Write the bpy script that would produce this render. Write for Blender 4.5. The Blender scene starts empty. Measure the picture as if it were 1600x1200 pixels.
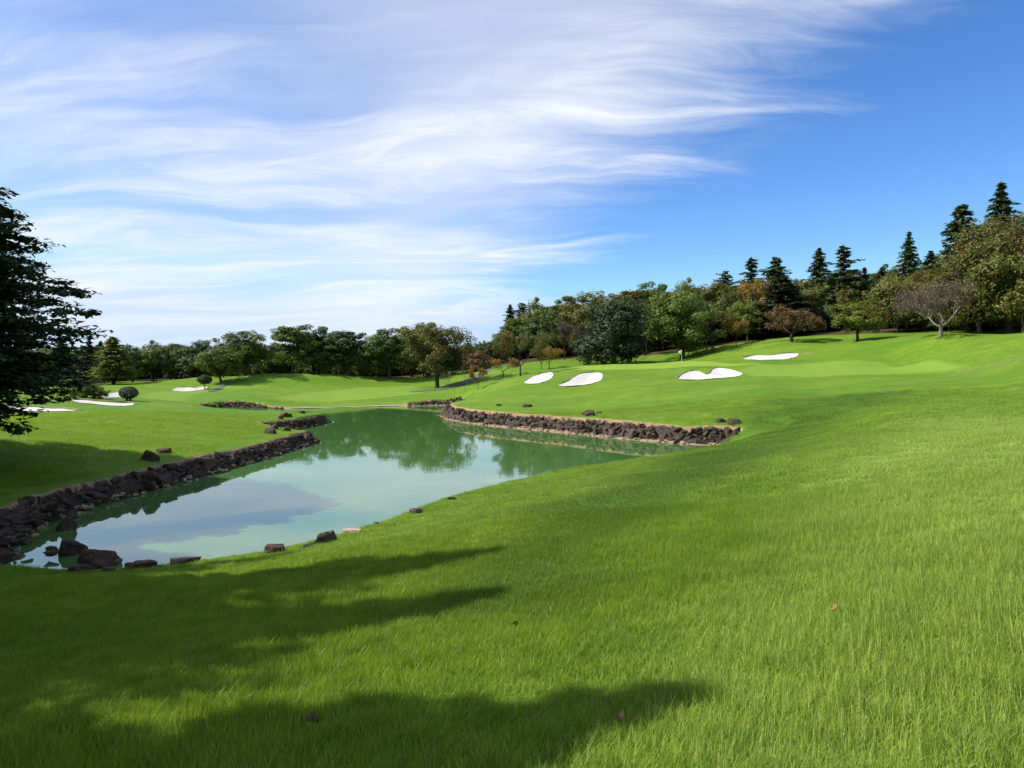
import bpy, bmesh, math, random
import numpy as np
from mathutils import Vector, Matrix, noise as mnoise, geometry as mgeo

SC = bpy.context.scene
COL = SC.collection
RNG = np.random.default_rng(11)
random.seed(11)

# ------------------------------------------------------------------ camera
F = 1130.0                       # focal length in pixels of the 1600 px wide photograph
CAM_Z = 4.0                      # eye height above the pond surface
PITCH = math.atan(25.0 / F)      # horizon sits 25 px above the picture's centre
cam = bpy.data.cameras.new('camera')
cam.sensor_width = 36.0
cam.lens = 36.0 * F / 1600.0
cam.clip_start = 0.1
cam.clip_end = 5000.0
cam_o = bpy.data.objects.new('camera', cam)
COL.objects.link(cam_o)
cam_o.location = (0, 0, CAM_Z)
cam_o.rotation_euler = (math.pi / 2 - PITCH, 0, 0)
SC.camera = cam_o

# ------------------------------------------------------------------ sky, sun, exposure
SUN_EL, SUN_AZ = math.radians(44), math.radians(-91)      # azimuth from +Y, negative is to the left
SUN_DIR = Vector((math.sin(SUN_AZ) * math.cos(SUN_EL), math.cos(SUN_AZ) * math.cos(SUN_EL), math.sin(SUN_EL)))
sun = bpy.data.lights.new('sun', 'SUN')
sun.energy = 4.5
sun.angle = math.radians(0.53)
sun.color = (1.0, 0.93, 0.82)
sun_o = bpy.data.objects.new('sun', sun)
COL.objects.link(sun_o)
sun_o.rotation_euler = (-SUN_DIR).to_track_quat('-Z', 'Y').to_euler()
sun_o.location = (-60, 0, 40)

SC.view_settings.view_transform = 'Standard'
SC.view_settings.look = 'None'
SC.view_settings.gamma = 1.0
SC.view_settings.exposure = 0.80
SC.view_settings.use_curve_mapping = False
SC.cycles.max_bounces = 6
SC.cycles.diffuse_bounces = 3
SC.cycles.glossy_bounces = 3
SC.cycles.transmission_bounces = 4
SC.cycles.transparent_max_bounces = 6
SC.cycles.use_denoising = True


class NT:
    """small helper round a node tree"""
    def __init__(self, tree):
        self.t = tree
        self.n = tree.nodes
        self.l = tree.links

    def node(self, typ, **kw):
        nd = self.n.new(typ)
        for k, v in kw.items():
            if k.startswith('i_'):
                nd.inputs[k[2:].replace('_', ' ')].default_value = v
            else:
                setattr(nd, k, v)
        return nd

    def link(self, a, b):
        self.l.new(a, b)

    def _in(self, sock, v):
        if isinstance(v, bpy.types.NodeSocket):
            self.l.new(v, sock)
        else:
            sock.default_value = v

    def math(self, op, a, b=0.0, c=0.0, clamp=False):
        nd = self.n.new('ShaderNodeMath')
        nd.operation = op
        nd.use_clamp = clamp
        self._in(nd.inputs[0], a)
        self._in(nd.inputs[1], b)
        self._in(nd.inputs[2], c)
        return nd.outputs[0]

    def mix(self, f, a, b, blend='MIX'):
        nd = self.n.new('ShaderNodeMix')
        nd.data_type = 'RGBA'
        nd.blend_type = blend
        nd.clamp_factor = True
        self._in(nd.inputs[0], f)
        for s, v in ((nd.inputs[6], a), (nd.inputs[7], b)):
            if isinstance(v, tuple) and len(v) == 3:
                v = (*v, 1.0)
            self._in(s, v)
        return nd.outputs[2]

    def noise(self, vec, scale, detail=3.0, rough=0.55, dist=0.0, dims='3D'):
        nd = self.n.new('ShaderNodeTexNoise')
        nd.noise_dimensions = dims
        if vec is not None:
            self.l.new(vec, nd.inputs['Vector'])
        nd.inputs['Scale'].default_value = scale
        nd.inputs['Detail'].default_value = detail
        nd.inputs['Roughness'].default_value = rough
        nd.inputs['Distortion'].default_value = dist
        return nd.outputs['Fac']

    def remap(self, v, a, b, c=0.0, d=1.0, smooth=False):
        nd = self.n.new('ShaderNodeMapRange')
        nd.clamp = True
        if smooth:
            nd.interpolation_type = 'SMOOTHSTEP'
        self._in(nd.inputs[0], v)
        for i, x in enumerate((a, b, c, d)):
            nd.inputs[i + 1].default_value = x
        return nd.outputs[0]

    def mapping(self, vec, loc=(0, 0, 0), rot=(0, 0, 0), scale=(1, 1, 1)):
        nd = self.n.new('ShaderNodeMapping')
        self.l.new(vec, nd.inputs[0])
        nd.inputs[1].default_value = loc
        nd.inputs[2].default_value = rot
        nd.inputs[3].default_value = scale
        return nd.outputs[0]


world = bpy.data.worlds.new('World')
SC.world = world
world.use_nodes = True
w = NT(world.node_tree)
w.n.clear()
sky = w.node('ShaderNodeTexSky', sky_type='NISHITA', sun_disc=False)
sky.sun_elevation = SUN_EL
sky.sun_rotation = SUN_AZ
sky.altitude = 1500.0
sky.air_density = 1.0
sky.dust_density = 0.0
sky.ozone_density = 4.0
hs = w.node('ShaderNodeHueSaturation')
hs.inputs['Saturation'].default_value = 1.20
hs.inputs['Value'].default_value = 1.12
hs.inputs['Hue'].default_value = 0.506
w.link(sky.outputs[0], hs.inputs['Color'])
SKY_OFF = (3, 5, 0)
tc = w.node('ShaderNodeTexCoord')
sep = w.node('ShaderNodeSeparateXYZ')
w.link(tc.outputs['Generated'], sep.inputs[0])
zc = w.math('ADD', w.math('MAXIMUM', sep.outputs[2], 0.0), 0.15)
cx = w.math('DIVIDE', sep.outputs[0], zc)
cy = w.math('DIVIDE', sep.outputs[1], zc)
cmb = w.node('ShaderNodeCombineXYZ')
w.link(cx, cmb.inputs[0])
w.link(cy, cmb.inputs[1])
plane = cmb.outputs[0]                        # the direction carried up to a flat cirrus layer
# the streaks bend: warp the layer a little first
wn = w.node('ShaderNodeTexNoise')
w.link(plane, wn.inputs['Vector'])
wn.inputs['Scale'].default_value = 0.8
wn.inputs['Detail'].default_value = 3.0
warp = w.node('ShaderNodeVectorMath', operation='MULTIPLY_ADD')
w.link(wn.outputs['Color'], warp.inputs[0])
warp.inputs[1].default_value = (0.8, 0.8, 0)
w.link(plane, warp.inputs[2])
wp = warp.outputs[0]
st1 = w.noise(w.mapping(wp, loc=SKY_OFF, rot=(0, 0, math.radians(24)), scale=(0.55, 1.9, 1)), 1.2, 9, 0.56, 0.5)
st2 = w.noise(w.mapping(wp, loc=(7, 3, 0), rot=(0, 0, math.radians(30)), scale=(1.5, 5.5, 1)), 1.3, 9, 0.66, 0.8)
soft = w.noise(w.mapping(wp, loc=(2, 9, 0), rot=(0, 0, math.radians(30)), scale=(0.6, 1.1, 1)), 1.0, 3, 0.5)
# the bank of cirrus ends along a line that runs away over the water
edge = w.math('SUBTRACT', w.math('SUBTRACT', 1.13, w.math('MULTIPLY', cy, 0.29)), cx)
edge = w.math('ADD', edge, w.math('MULTIPLY', w.math('SUBTRACT', st1, 0.5), 1.0))
edge = w.math('ADD', edge, w.math('MULTIPLY', w.math('SUBTRACT', st2, 0.5), 0.6))
bank = w.remap(edge, -0.28, 0.55, 0.0, 1.0, True)
rim = w.remap(edge, 0.25, 1.5, 1.0, 0.45, True)
veil = w.remap(soft, 0.25, 0.62, 0.30, 0.85, True)
fib = w.remap(st1, 0.38, 0.64, 0.0, 1.0, True)
fin = w.remap(st2, 0.36, 0.68, 0.0, 1.0, True)
dens = w.math('ADD', w.math('MULTIPLY', veil, w.math('ADD', w.math('MULTIPLY', rim, 0.50), 0.22)), w.math('MULTIPLY', fib, 0.30))
dens = w.math('ADD', dens, w.math('MULTIPLY', w.math('MULTIPLY', fin, w.math('ADD', fib, 0.3)), 0.22))
dens = w.math('MULTIPLY', dens, bank, clamp=True)
dens = w.math('MULTIPLY', dens, w.remap(sep.outputs[2], 0.0, 0.10, 0.4, 0.96, True))
blue = w.mix(1.0, hs.outputs[0], (3.2, 4.25, 5.7), 'DARKEN')       # evens out the glare low over the horizon
skyc = w.mix(dens, blue, (5.55, 5.75, 6.15))
bg = w.node('ShaderNodeBackground')
w.link(skyc, bg.inputs[0])
bg.inputs[1].default_value = 0.10
wo = w.node('ShaderNodeOutputWorld')
w.link(bg.outputs[0], wo.inputs[0])


# ------------------------------------------------------------------ projection helpers (build time only)
_cp, _sp = math.cos(PITCH), math.sin(PITCH)


def ray(px, py):
    a, b = (px - 800) / F, (600 - py) / F
    d = np.array([a, _cp + b * _sp, -_sp + b * _cp])
    return d / d[1]


def at(px, py, Y):
    d = ray(px, py)
    return np.array([d[0] * Y, Y, CAM_Z + d[2] * Y])


# ------------------------------------------------------------------ pond outline (metres, water level 0)
# each corner: x, y, wall flag of the edge that starts there (1 stone wall, 0 turf running into the water, 2 low far shore)
POND = [(-10.7, 14.6, 0), (-8.6, 14.1, 0), (-6.9, 14.6, 0), (-5.4, 15.6, 0), (-4.3, 16.9, 0), (-3.3, 18.8, 0), (-2.0, 22.2, 0),
        (-0.1, 25.4, 0), (2.2, 28.4, 0), (5.6, 31.9, 0), (9.0, 34.8, 0), (11.9, 37.0, 1),
        (10.9, 37.9, 1), (9.2, 38.7, 1), (7.0, 40.8, 1), (4.1, 44.6, 1), (0.2, 48.9, 1), (-2.6, 52.6, 1), (-4.4, 56.6, 1),
        (-5.3, 61.0, 1), (-5.0, 66.0, 1), (-4.4, 72.0, 3), (-5.6, 78.0, 3), (-8.0, 77.6, 3), (-11.0, 76.4, 2), (-16.5, 73.0, 2), (-22.0, 70.6, 2),
        (-24.5, 72.5, 4), (-28.0, 74.5, 4), (-32.0, 74.0, 0), (-34.0, 70.5, 0), (-29.0, 66.5, 0), (-22.0, 61.5, 0), (-17.0, 55.5, 5),
        (-14.0, 53.4, 5), (-13.9, 51.0, 5), (-14.4, 47.0, 5), (-15.4, 44.0, 5), (-13.2, 41.0, 5), (-10.9, 38.8, 5), (-11.2, 35.0, 5),
        (-11.4, 31.4, 5), (-11.9, 26.8, 5), (-12.3, 23.0, 5), (-12.6, 20.0, 5), (-12.4, 17.9, 5), (-11.9, 15.9, 5)]
PV = np.array([(p[0], p[1]) for p in POND])
PF = np.array([p[2] for p in POND])


def poly_sd(x, y, poly):
    """signed distance to a closed polygon, negative inside; also index of the nearest edge"""
    x = np.asarray(x, float)
    y = np.asarray(y, float)
    best = np.full(x.shape, 1e18)
    idx = np.zeros(x.shape, int)
    inside = np.zeros(x.shape, bool)
    n = len(poly)
    for i in range(n):
        ax, ay = poly[i]
        bx, by = poly[(i + 1) % n]
        ex, ey = bx - ax, by - ay
        t = np.clip(((x - ax) * ex + (y - ay) * ey) / (ex * ex + ey * ey + 1e-12), 0, 1)
        d = (x - ax - t * ex) ** 2 + (y - ay - t * ey) ** 2
        m = d < best
        best = np.where(m, d, best)
        idx = np.where(m, i, idx)
        if by != ay:
            c = ((ay > y) != (by > y)) & (x < (bx - ax) * (y - ay) / (by - ay) + ax)
            inside ^= c
    s = np.sqrt(best)
    return np.where(inside, -s, s), idx


# ------------------------------------------------------------------ lie of the land
CP = []                          # control points x, y, z


def cp(px, py, Y):
    CP.append(tuple(at(px, py, Y)))


for p in [(0, 0, 2.4), (0, 3, 2.25), (-2, 3, 1.95), (3, 4, 2.72), (1.2, 5, 2.2), (-4.2, 6, 1.35), (-2.8, 8.5, 1.15), (-7.5, 11, 0.75), (0, 9, 1.6), (0, 14, 1.2),
          (-3, 13, 0.75), (4.2, 12, 1.75), (6.4, 9, 2.62), (2, 18, 1.05), (6, 22, 1.15), (8.5, 27, 1.1), (14, 20, 2.5), (10, 14, 2.6), (20, 30, 2.55), (12, 33, 1.25), (15, 36, 1.6),
          (4, 26, 0.65), (0, -8, 2.7), (-15, -6, 1.9), (15, -6, 3.4), (-10, 2, 1.4), (-15, 9, 1.25), (-13.5, 14, 1.15), (10, 3, 3.1), (30, 15, 3.6),
          (-18, 21, 1.5), (-30, 20, 2.2), (-45, 40, 2.6), (-35, 0, 2.4), (30, -20, 3.6), (-20, -30, 2.4), (0, -40, 3), (50, 25, 5),
          (-150, 60, 3), (-150, 150, 4), (-80, 160, 3.2), (-40, 170, 3.2), (0, 175, 4.5), (-150, -60, 3), (150, -60, 6), (150, 60, 12), (160, 160, 18), (70, 160, 13),
          (0, -150, 3), (60, 120, 11.5), (40, 130, 10.5), (20, 135, 8.5), (5, 130, 6.2), (80, 100, 11), (-10, 118, 3.0)]:
    CP.append(p)
# turf edge just outside the pond: flush with the water on the turf banks, about a metre up above the walls
WALL_TOP = {0: 0.02, 1: 0.95, 2: 0.14, 3: 0.60, 4: 0.60, 5: 0.64}
for i in range(len(POND)):
    a, b = PV[i], PV[(i + 1) % len(POND)]
    m = (a + b) / 2
    e = b - a
    nrm = np.array([e[1], -e[0]]) / np.hypot(*e)
    q = m + nrm * 0.15
    CP.append((q[0], q[1], WALL_TOP[PF[i]]))
for p in [
    # right: slope between wall and green, green, fairway, ridge
    (1190, 660, 37.5), (1300, 650, 35), (1400, 645, 33), (1600, 640, 30), (1250, 620, 46), (1400, 610, 46), (1600, 585, 44), (1000, 640, 47), (1100, 630, 47), (900, 640, 53), (800, 628, 58),
    (750, 622, 63), (1000, 610, 58), (900, 612, 64), (1100, 600, 62), (1200, 598, 58), (1350, 590, 58), (1500, 583, 58), (1600, 558, 54),
    (1000, 580, 76), (900, 580, 77), (1100, 577, 74), (850, 584, 78), (1180, 580, 70), (1000, 570, 88), (900, 573, 86), (1060, 566, 92), (1100, 568, 84), (960, 569.5, 95),
    (1200, 568, 78), (1300, 572, 72), (1450, 568, 70), (1200, 556, 86), (1150, 556, 92), (1220, 546, 90), (1250, 536, 93), (1180, 540, 96), (1300, 548, 84), (1320, 532, 92), (1400, 540, 78), (1385, 528, 86),
    (1500, 540, 66), (1600, 537, 60), (1600, 521, 66), (1500, 524, 74), (1450, 527, 78), (1600, 524, 75), (1110, 552, 102), (1060, 563, 104),
    (800, 598, 72), (770, 600, 78), (740, 610, 78), (860, 582, 90), (880, 572, 100),
    # left: bank, promontories, fairway, mounds
    (230, 722, 24.5), (120, 690, 29), (0, 660, 33), (60, 655, 37), (200, 645, 43), (330, 655, 42), (400, 650, 47), (380, 640, 55), (250, 632, 54), (150, 636, 48),
    (20, 640, 45), (300, 628, 62), (200, 625, 62), (90, 614, 60), (130, 619, 66), (330, 617, 78), (250, 613, 84), (150, 606, 90), (60, 604, 95), (330, 608, 92), (410, 617, 84), (500, 622, 84), (600, 616, 88),
    (500, 634, 76), (650, 606, 97), (720, 604, 92), (683, 606, 97), (430, 596, 108), (520, 606, 100), (580, 598, 110), (480, 592, 116), (370, 600, 104), (250, 598, 112), (120, 599, 112),
    (620, 592, 120), (680, 588, 120), (740, 588, 104), (770, 576, 104), (790, 572, 112)]:
    cp(*p)
CPA = np.array(CP)


def _tps(r2):
    return np.where(r2 > 1e-9, 0.5 * r2 * np.log(np.maximum(r2, 1e-9)), 0.0)


S = 40.0
_xy = CPA[:, :2] / S
_n = len(_xy)
_K = _tps(((_xy[:, None, :] - _xy[None, :, :]) ** 2).sum(-1)) + np.eye(_n) * 0.0025
_Pm = np.c_[np.ones(_n), _xy]
_A = np.block([[_K, _Pm], [_Pm.T, np.zeros((3, 3))]])
_w = np.linalg.solve(_A, np.r_[CPA[:, 2], 0, 0, 0])


def land(x, y):
    x = np.atleast_1d(np.asarray(x, float))
    y = np.atleast_1d(np.asarray(y, float))
    xs, ys = np.clip(x, -220, 220) / S, np.clip(y, -220, 260) / S
    out = _w[_n] + _w[_n + 1] * xs + _w[_n + 2] * ys
    for i in range(_n):
        out = out + _w[i] * _tps((xs - _xy[i, 0]) ** 2 + (ys - _xy[i, 1]) ** 2)
    # gentle unevenness
    out = out + 0.035 * np.sin(x * 0.9 + 1.3 * np.sin(y * 0.45)) * np.sin(y * 0.7 + 0.8) + 0.02 * np.sin(x * 2.3 + y * 1.1) * np.sin(y * 1.9 - x * 0.6)
    # long low swells across the right-hand slopes
    m_ = np.clip((x - 0.25 * y + 3) / 8, 0, 1) * np.clip((y - 6) / 10, 0, 1) * np.clip((100 - y) / 20, 0, 1)
    out = out + m_ * 0.16 * np.sin((x * 0.88 - y * 0.40) * 0.72 + 0.9 * np.sin(y * 0.11)) * (0.7 + 0.3 * np.sin(y * 0.23 + x * 0.1))
    for mx, my, am, rx, ry in ((-35, 106, 1.25, 8, 6), (-27, 111, 0.8, 5, 5), (-47, 110, 0.7, 7, 5), (-19, 113, 0.6, 6, 5)):
        out = out + am * np.exp(-((x - mx) / rx) ** 2 - ((y - my) / ry) ** 2)
    r = np.hypot(x, y)
    t = np.clip((r - 170) / 120, 0, 1)
    return np.clip(out, -0.5, 22) * (1 - t) + 4.0 * t


def ground(x, y):
    """terrain with the pond basin cut in"""
    x = np.atleast_1d(np.asarray(x, float))
    y = np.atleast_1d(np.asarray(y, float))
    z = land(x, y)
    sd, idx = poly_sd(x, y, PV)
    fl = PF[idx]
    turf = (fl == 0) | (fl == 2)
    # turf banks: pull the shore down to the water within a couple of metres
    k = np.clip(sd / 2.5, 0, 1)
    # near the corner where the wall dies out the turf keeps the wall's height
    k = np.maximum(k, np.clip(1.0 - (np.hypot(x - 11.9, y - 37.0) - 1.0) / 7.0, 0, 1))
    z_t = np.where(sd > 0, z * k + (0.02 + 0.06 * sd) * (1 - k), np.minimum(0.02 + sd * 0.22, 0.02))
    z_w = np.where(sd > -0.16, z - 0.05 * (sd < 0), -0.9)
    zz = np.where(turf, z_t, z_w)
    return np.where(sd < -0.6, np.maximum(-1.2, np.minimum(zz, -0.12 + sd * 0.2)), zz)


def gz(x, y):
    return float(ground(x, y)[0])


def G(px, py, y0=4.0, y1=150.0):
    """where the line of sight through a pixel first meets the ground"""
    d = ray(px, py)
    Y = np.exp(np.linspace(math.log(y0), math.log(y1), 900))
    dz = CAM_Z + d[2] * Y - ground(d[0] * Y, Y)
    k = np.where(dz < 0)[0]
    if len(k) == 0 or k[0] == 0:
        j = int(np.argmin(np.abs(dz)))
        return np.array([d[0] * Y[j], Y[j], gz(d[0] * Y[j], Y[j])])
    j = k[0]
    t = dz[j - 1] / (dz[j - 1] - dz[j])
    yy = Y[j - 1] + t * (Y[j] - Y[j - 1])
    return np.array([d[0] * yy, yy, CAM_Z + d[2] * yy])


# ------------------------------------------------------------------ materials
def new_mat(name):
    m = bpy.data.materials.new(name)
    m.use_nodes = True
    nt = NT(m.node_tree)
    nt.n.clear()
    out = nt.node('ShaderNodeOutputMaterial')
    return m, nt, out


def principled(nt, out, color, rough=0.8, spec=0.3, normal=None):
    b = nt.node('ShaderNodeBsdfPrincipled')
    nt._in(b.inputs['Base Color'], color if not (isinstance(color, tuple) and len(color) == 3) else (*color, 1))
    nt._in(b.inputs['Roughness'], rough)
    b.inputs['Specular IOR Level'].default_value = spec
    if normal is not None:
        nt.link(normal, b.inputs['Normal'])
    nt.link(b.outputs[0], out.inputs[0])
    return b


def bump(nt, h, strength, dist):
    b = nt.node('ShaderNodeBump')
    b.inputs['Strength'].default_value = strength
    b.inputs['Distance'].default_value = dist
    nt.link(h, b.inputs['Height'])
    return b.outputs[0]


def attr(nt, name, typ='GEOMETRY'):
    a = nt.node('ShaderNodeAttribute', attribute_name=name, attribute_type=typ)
    return a.outputs['Fac']


def grass_colour(nt, pos):
    """large drifts of fresher, yellower and browner turf, the same for the sward and its blades"""
    n1 = nt.noise(nt.mapping(pos, rot=(0, 0, math.radians(-62)), scale=(0.3, 1.0, 1)), 0.22, 4, 0.55, 0.4)
    n2 = nt.noise(nt.mapping(pos, loc=(31, 4, 0)), 0.55, 4, 0.6)
    c = nt.mix(nt.remap(n1, 0.35, 0.65, 0, 1, True), (0.095, 0.195, 0.010), (0.165, 0.250, 0.018))
    c = nt.mix(nt.remap(n2, 0.5, 0.75, 0, 0.55, True), c, (0.085, 0.195, 0.018))
    return c


def mat_turf():
    m, nt, out = new_mat('turf')
    g = nt.node('ShaderNodeNewGeometry')
    pos = g.outputs['Position']
    c = grass_colour(nt, pos)
    fine = nt.noise(nt.mapping(pos, scale=(1, 1, 0.3)), 9.0, 5, 0.7)
    c = nt.mix(nt.remap(fine, 0.3, 0.7, 0, 0.6), c, nt.mix(0.5, c, (0.06, 0.13, 0.012)))
    mid = nt.noise(pos, 2.2, 3, 0.6)
    c = nt.mix(nt.remap(mid, 0.52, 0.75, 0, 0.45, True), c, (0.20, 0.235, 0.03))
    pat = nt.noise(nt.mapping(pos, loc=(3, 8, 0), scale=(0.6, 1.0, 1)), 0.42, 5, 0.65, 0.6)
    c = nt.mix(nt.remap(pat, 0.5, 0.72, 0, 0.6, True), c, (0.065, 0.15, 0.012))
    blot = nt.noise(nt.mapping(pos, loc=(13, 2, 0)), 0.95, 6, 0.72, 0.3)
    c = nt.mix(nt.remap(blot, 0.40, 0.66, 0.62, 0.0), c, (0.065, 0.145, 0.010))
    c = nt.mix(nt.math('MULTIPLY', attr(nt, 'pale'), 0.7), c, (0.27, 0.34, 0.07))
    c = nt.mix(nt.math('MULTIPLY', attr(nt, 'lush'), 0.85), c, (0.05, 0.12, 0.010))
    c = nt.mix(attr(nt, 'fairway'), c, (0.150, 0.250, 0.030))
    c = nt.mix(attr(nt, 'green'), c, (0.180, 0.285, 0.032))
    soil_n = nt.noise(pos, 3.5, 4, 0.7)
    soil = nt.remap(nt.math('ADD', attr(nt, 'soil'), nt.math('MULTIPLY', nt.math('SUBTRACT', soil_n, 0.5), 0.9)), 0.42, 0.62, 0, 1)
    c = nt.mix(soil, c, nt.mix(soil_n, (0.24, 0.15, 0.085), (0.36, 0.25, 0.16)))
    lit = nt.remap(nt.math('ADD', attr(nt, 'litter'), nt.math('MULTIPLY', nt.math('SUBTRACT', mid, 0.5), 0.5)), 0.35, 0.65, 0, 1)
    c = nt.mix(lit, c, nt.mix(fine, (0.035, 0.032, 0.014), (0.085, 0.062, 0.026)))
    c = nt.mix(attr(nt, 'bank'), c, nt.mix(soil_n, (0.035, 0.027, 0.02), (0.08, 0.06, 0.045)))
    h = nt.math('ADD', nt.math('MULTIPLY', fine, 0.5), nt.noise(pos, 38, 3, 0.7))
    principled(nt, out, c, 0.85, 0.12, bump(nt, h, 0.7, 0.06))
    return m


def mat_blade():
    m, nt, out = new_mat('grass_blade')
    g = nt.node('ShaderNodeNewGeometry')
    c = grass_colour(nt, g.outputs['Position'])
    t = attr(nt, 'tint')
    dr = nt.noise(nt.mapping(g.outputs['Position'], loc=(5, 9, 0), rot=(0, 0, math.radians(-62)), scale=(0.35, 1.0, 1)), 0.45, 3, 0.6, 0.5)
    c = nt.mix(nt.remap(dr, 0.38, 0.62, 0.12, 0.78, True), c, (0.25, 0.36, 0.040))
    c = nt.mix(nt.remap(t, 0, 1, 0, 0.7), c, (0.31, 0.42, 0.042))
    cl = nt.noise(g.outputs['Position'], 2.6, 3, 0.65)
    c = nt.mix(nt.remap(cl, 0.40, 0.62, 0.75, 0.0, True), c, (0.095, 0.18, 0.014))
    c = nt.mix(nt.math('MULTIPLY', attr(nt, 'pale', 'INSTANCER'), 0.5), c, (0.40, 0.50, 0.12))
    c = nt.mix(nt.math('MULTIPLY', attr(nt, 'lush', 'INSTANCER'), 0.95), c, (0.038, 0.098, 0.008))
    c = nt.mix(nt.remap(t, 0.93, 0.97, 0, 0.7), c, (0.50, 0.45, 0.22))
    oi = nt.node('ShaderNodeObjectInfo')
    c = nt.mix(nt.math('MULTIPLY', oi.outputs['Random'], 0.45), c, (0.11, 0.24, 0.022))
    b = nt.node('ShaderNodeBsdfPrincipled')
    nt.link(c, b.inputs['Base Color'])
    b.inputs['Roughness'].default_value = 0.5
    b.inputs['Specular IOR Level'].default_value = 0.35
    tr = nt.node('ShaderNodeBsdfTranslucent')
    nt.link(nt.mix(0.5, c, (0.38, 0.52, 0.025)), tr.inputs[0])
    ms = nt.node('ShaderNodeMixShader')
    ms.inputs[0].default_value = 0.42
    nt.link(b.outputs[0], ms.inputs[1])
    nt.link(tr.outputs[0], ms.inputs[2])
    nt.link(ms.outputs[0], out.inputs[0])
    return m


def mat_leaf(name, ca, cb, transl=0.3, hue=None):
    """ca to cb is the spread of leaf colours in one crown; hue an odd leaf colour that takes over in patches"""
    m, nt, out = new_mat(name)
    t = attr(nt, 'tint')
    c = nt.mix(t, ca, cb)
    g = nt.node('ShaderNodeNewGeometry')
    if hue is not None:
        n = nt.noise(g.outputs['Position'], 0.5, 3, 0.6)
        c = nt.mix(nt.remap(n, 0.45, 0.62, 0, 0.9, True), c, nt.mix(t, hue, tuple(x * 0.6 for x in hue)))
    oi = nt.node('ShaderNodeObjectInfo')
    h = nt.node('ShaderNodeHueSaturation')
    nt.link(c, h.inputs['Color'])
    nt.link(nt.remap(oi.outputs['Random'], 0, 1, 0.485, 0.515), h.inputs['Hue'])
    nt.link(nt.remap(oi.outputs['Random'], 0, 1, 0.85, 1.2), h.inputs['Value'])
    b = nt.node('ShaderNodeBsdfPrincipled')
    nt.link(h.outputs[0], b.inputs['Base Color'])
    b.inputs['Roughness'].default_value = 0.55
    b.inputs['Specular IOR Level'].default_value = 0.3
    tr = nt.node('ShaderNodeBsdfTranslucent')
    nt.link(h.outputs[0], tr.inputs[0])
    ms = nt.node('ShaderNodeMixShader')
    ms.inputs[0].default_value = transl
    nt.link(b.outputs[0], ms.inputs[1])
    nt.link(tr.outputs[0], ms.inputs[2])
    nt.link(ms.outputs[0], out.inputs[0])
    return m


def mat_bark(name, ca, cb):
    m, nt, out = new_mat(name)
    tcn = nt.node('ShaderNodeTexCoord')
    n = nt.noise(nt.mapping(tcn.outputs['Object'], scale=(6, 6, 1.2)), 2.0, 5, 0.65)
    principled(nt, out, nt.mix(n, ca, cb), 0.9, 0.1, bump(nt, n, 0.6, 0.05))
    return m


def mat_rock(name, ca, cb, cc, lich=0.5):
    m, nt, out = new_mat(name)
    tcn = nt.node('ShaderNodeTexCoord')
    oi = nt.node('ShaderNodeObjectInfo')
    off = nt.node('ShaderNodeVectorMath', operation='SCALE')
    off.inputs[0].default_value = (37, 17, 53)
    nt.link(oi.outputs['Random'], off.inputs['Scale'])
    add = nt.node('ShaderNodeVectorMath', operation='ADD')
    nt.link(tcn.outputs['Object'], add.inputs[0])
    nt.link(off.outputs[0], add.inputs[1])
    v = add.outputs[0]
    n1 = nt.noise(v, 2.2, 5, 0.65)
    n2 = nt.noise(v, 9.0, 4, 0.7)
    c = nt.mix(n1, ca, cb)
    c = nt.mix(nt.remap(oi.outputs['Random'], 0, 1, 0, 0.45), c, cc)
    c = nt.mix(nt.remap(n2, 0.56, 0.72, 0, lich, True), c, (0.30, 0.27, 0.22))
    h = nt.math('ADD', n1, nt.math('MULTIPLY', n2, 0.5))
    principled(nt, out, c, 0.85, 0.25, bump(nt, h, 0.8, 0.08))
    return m


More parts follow.
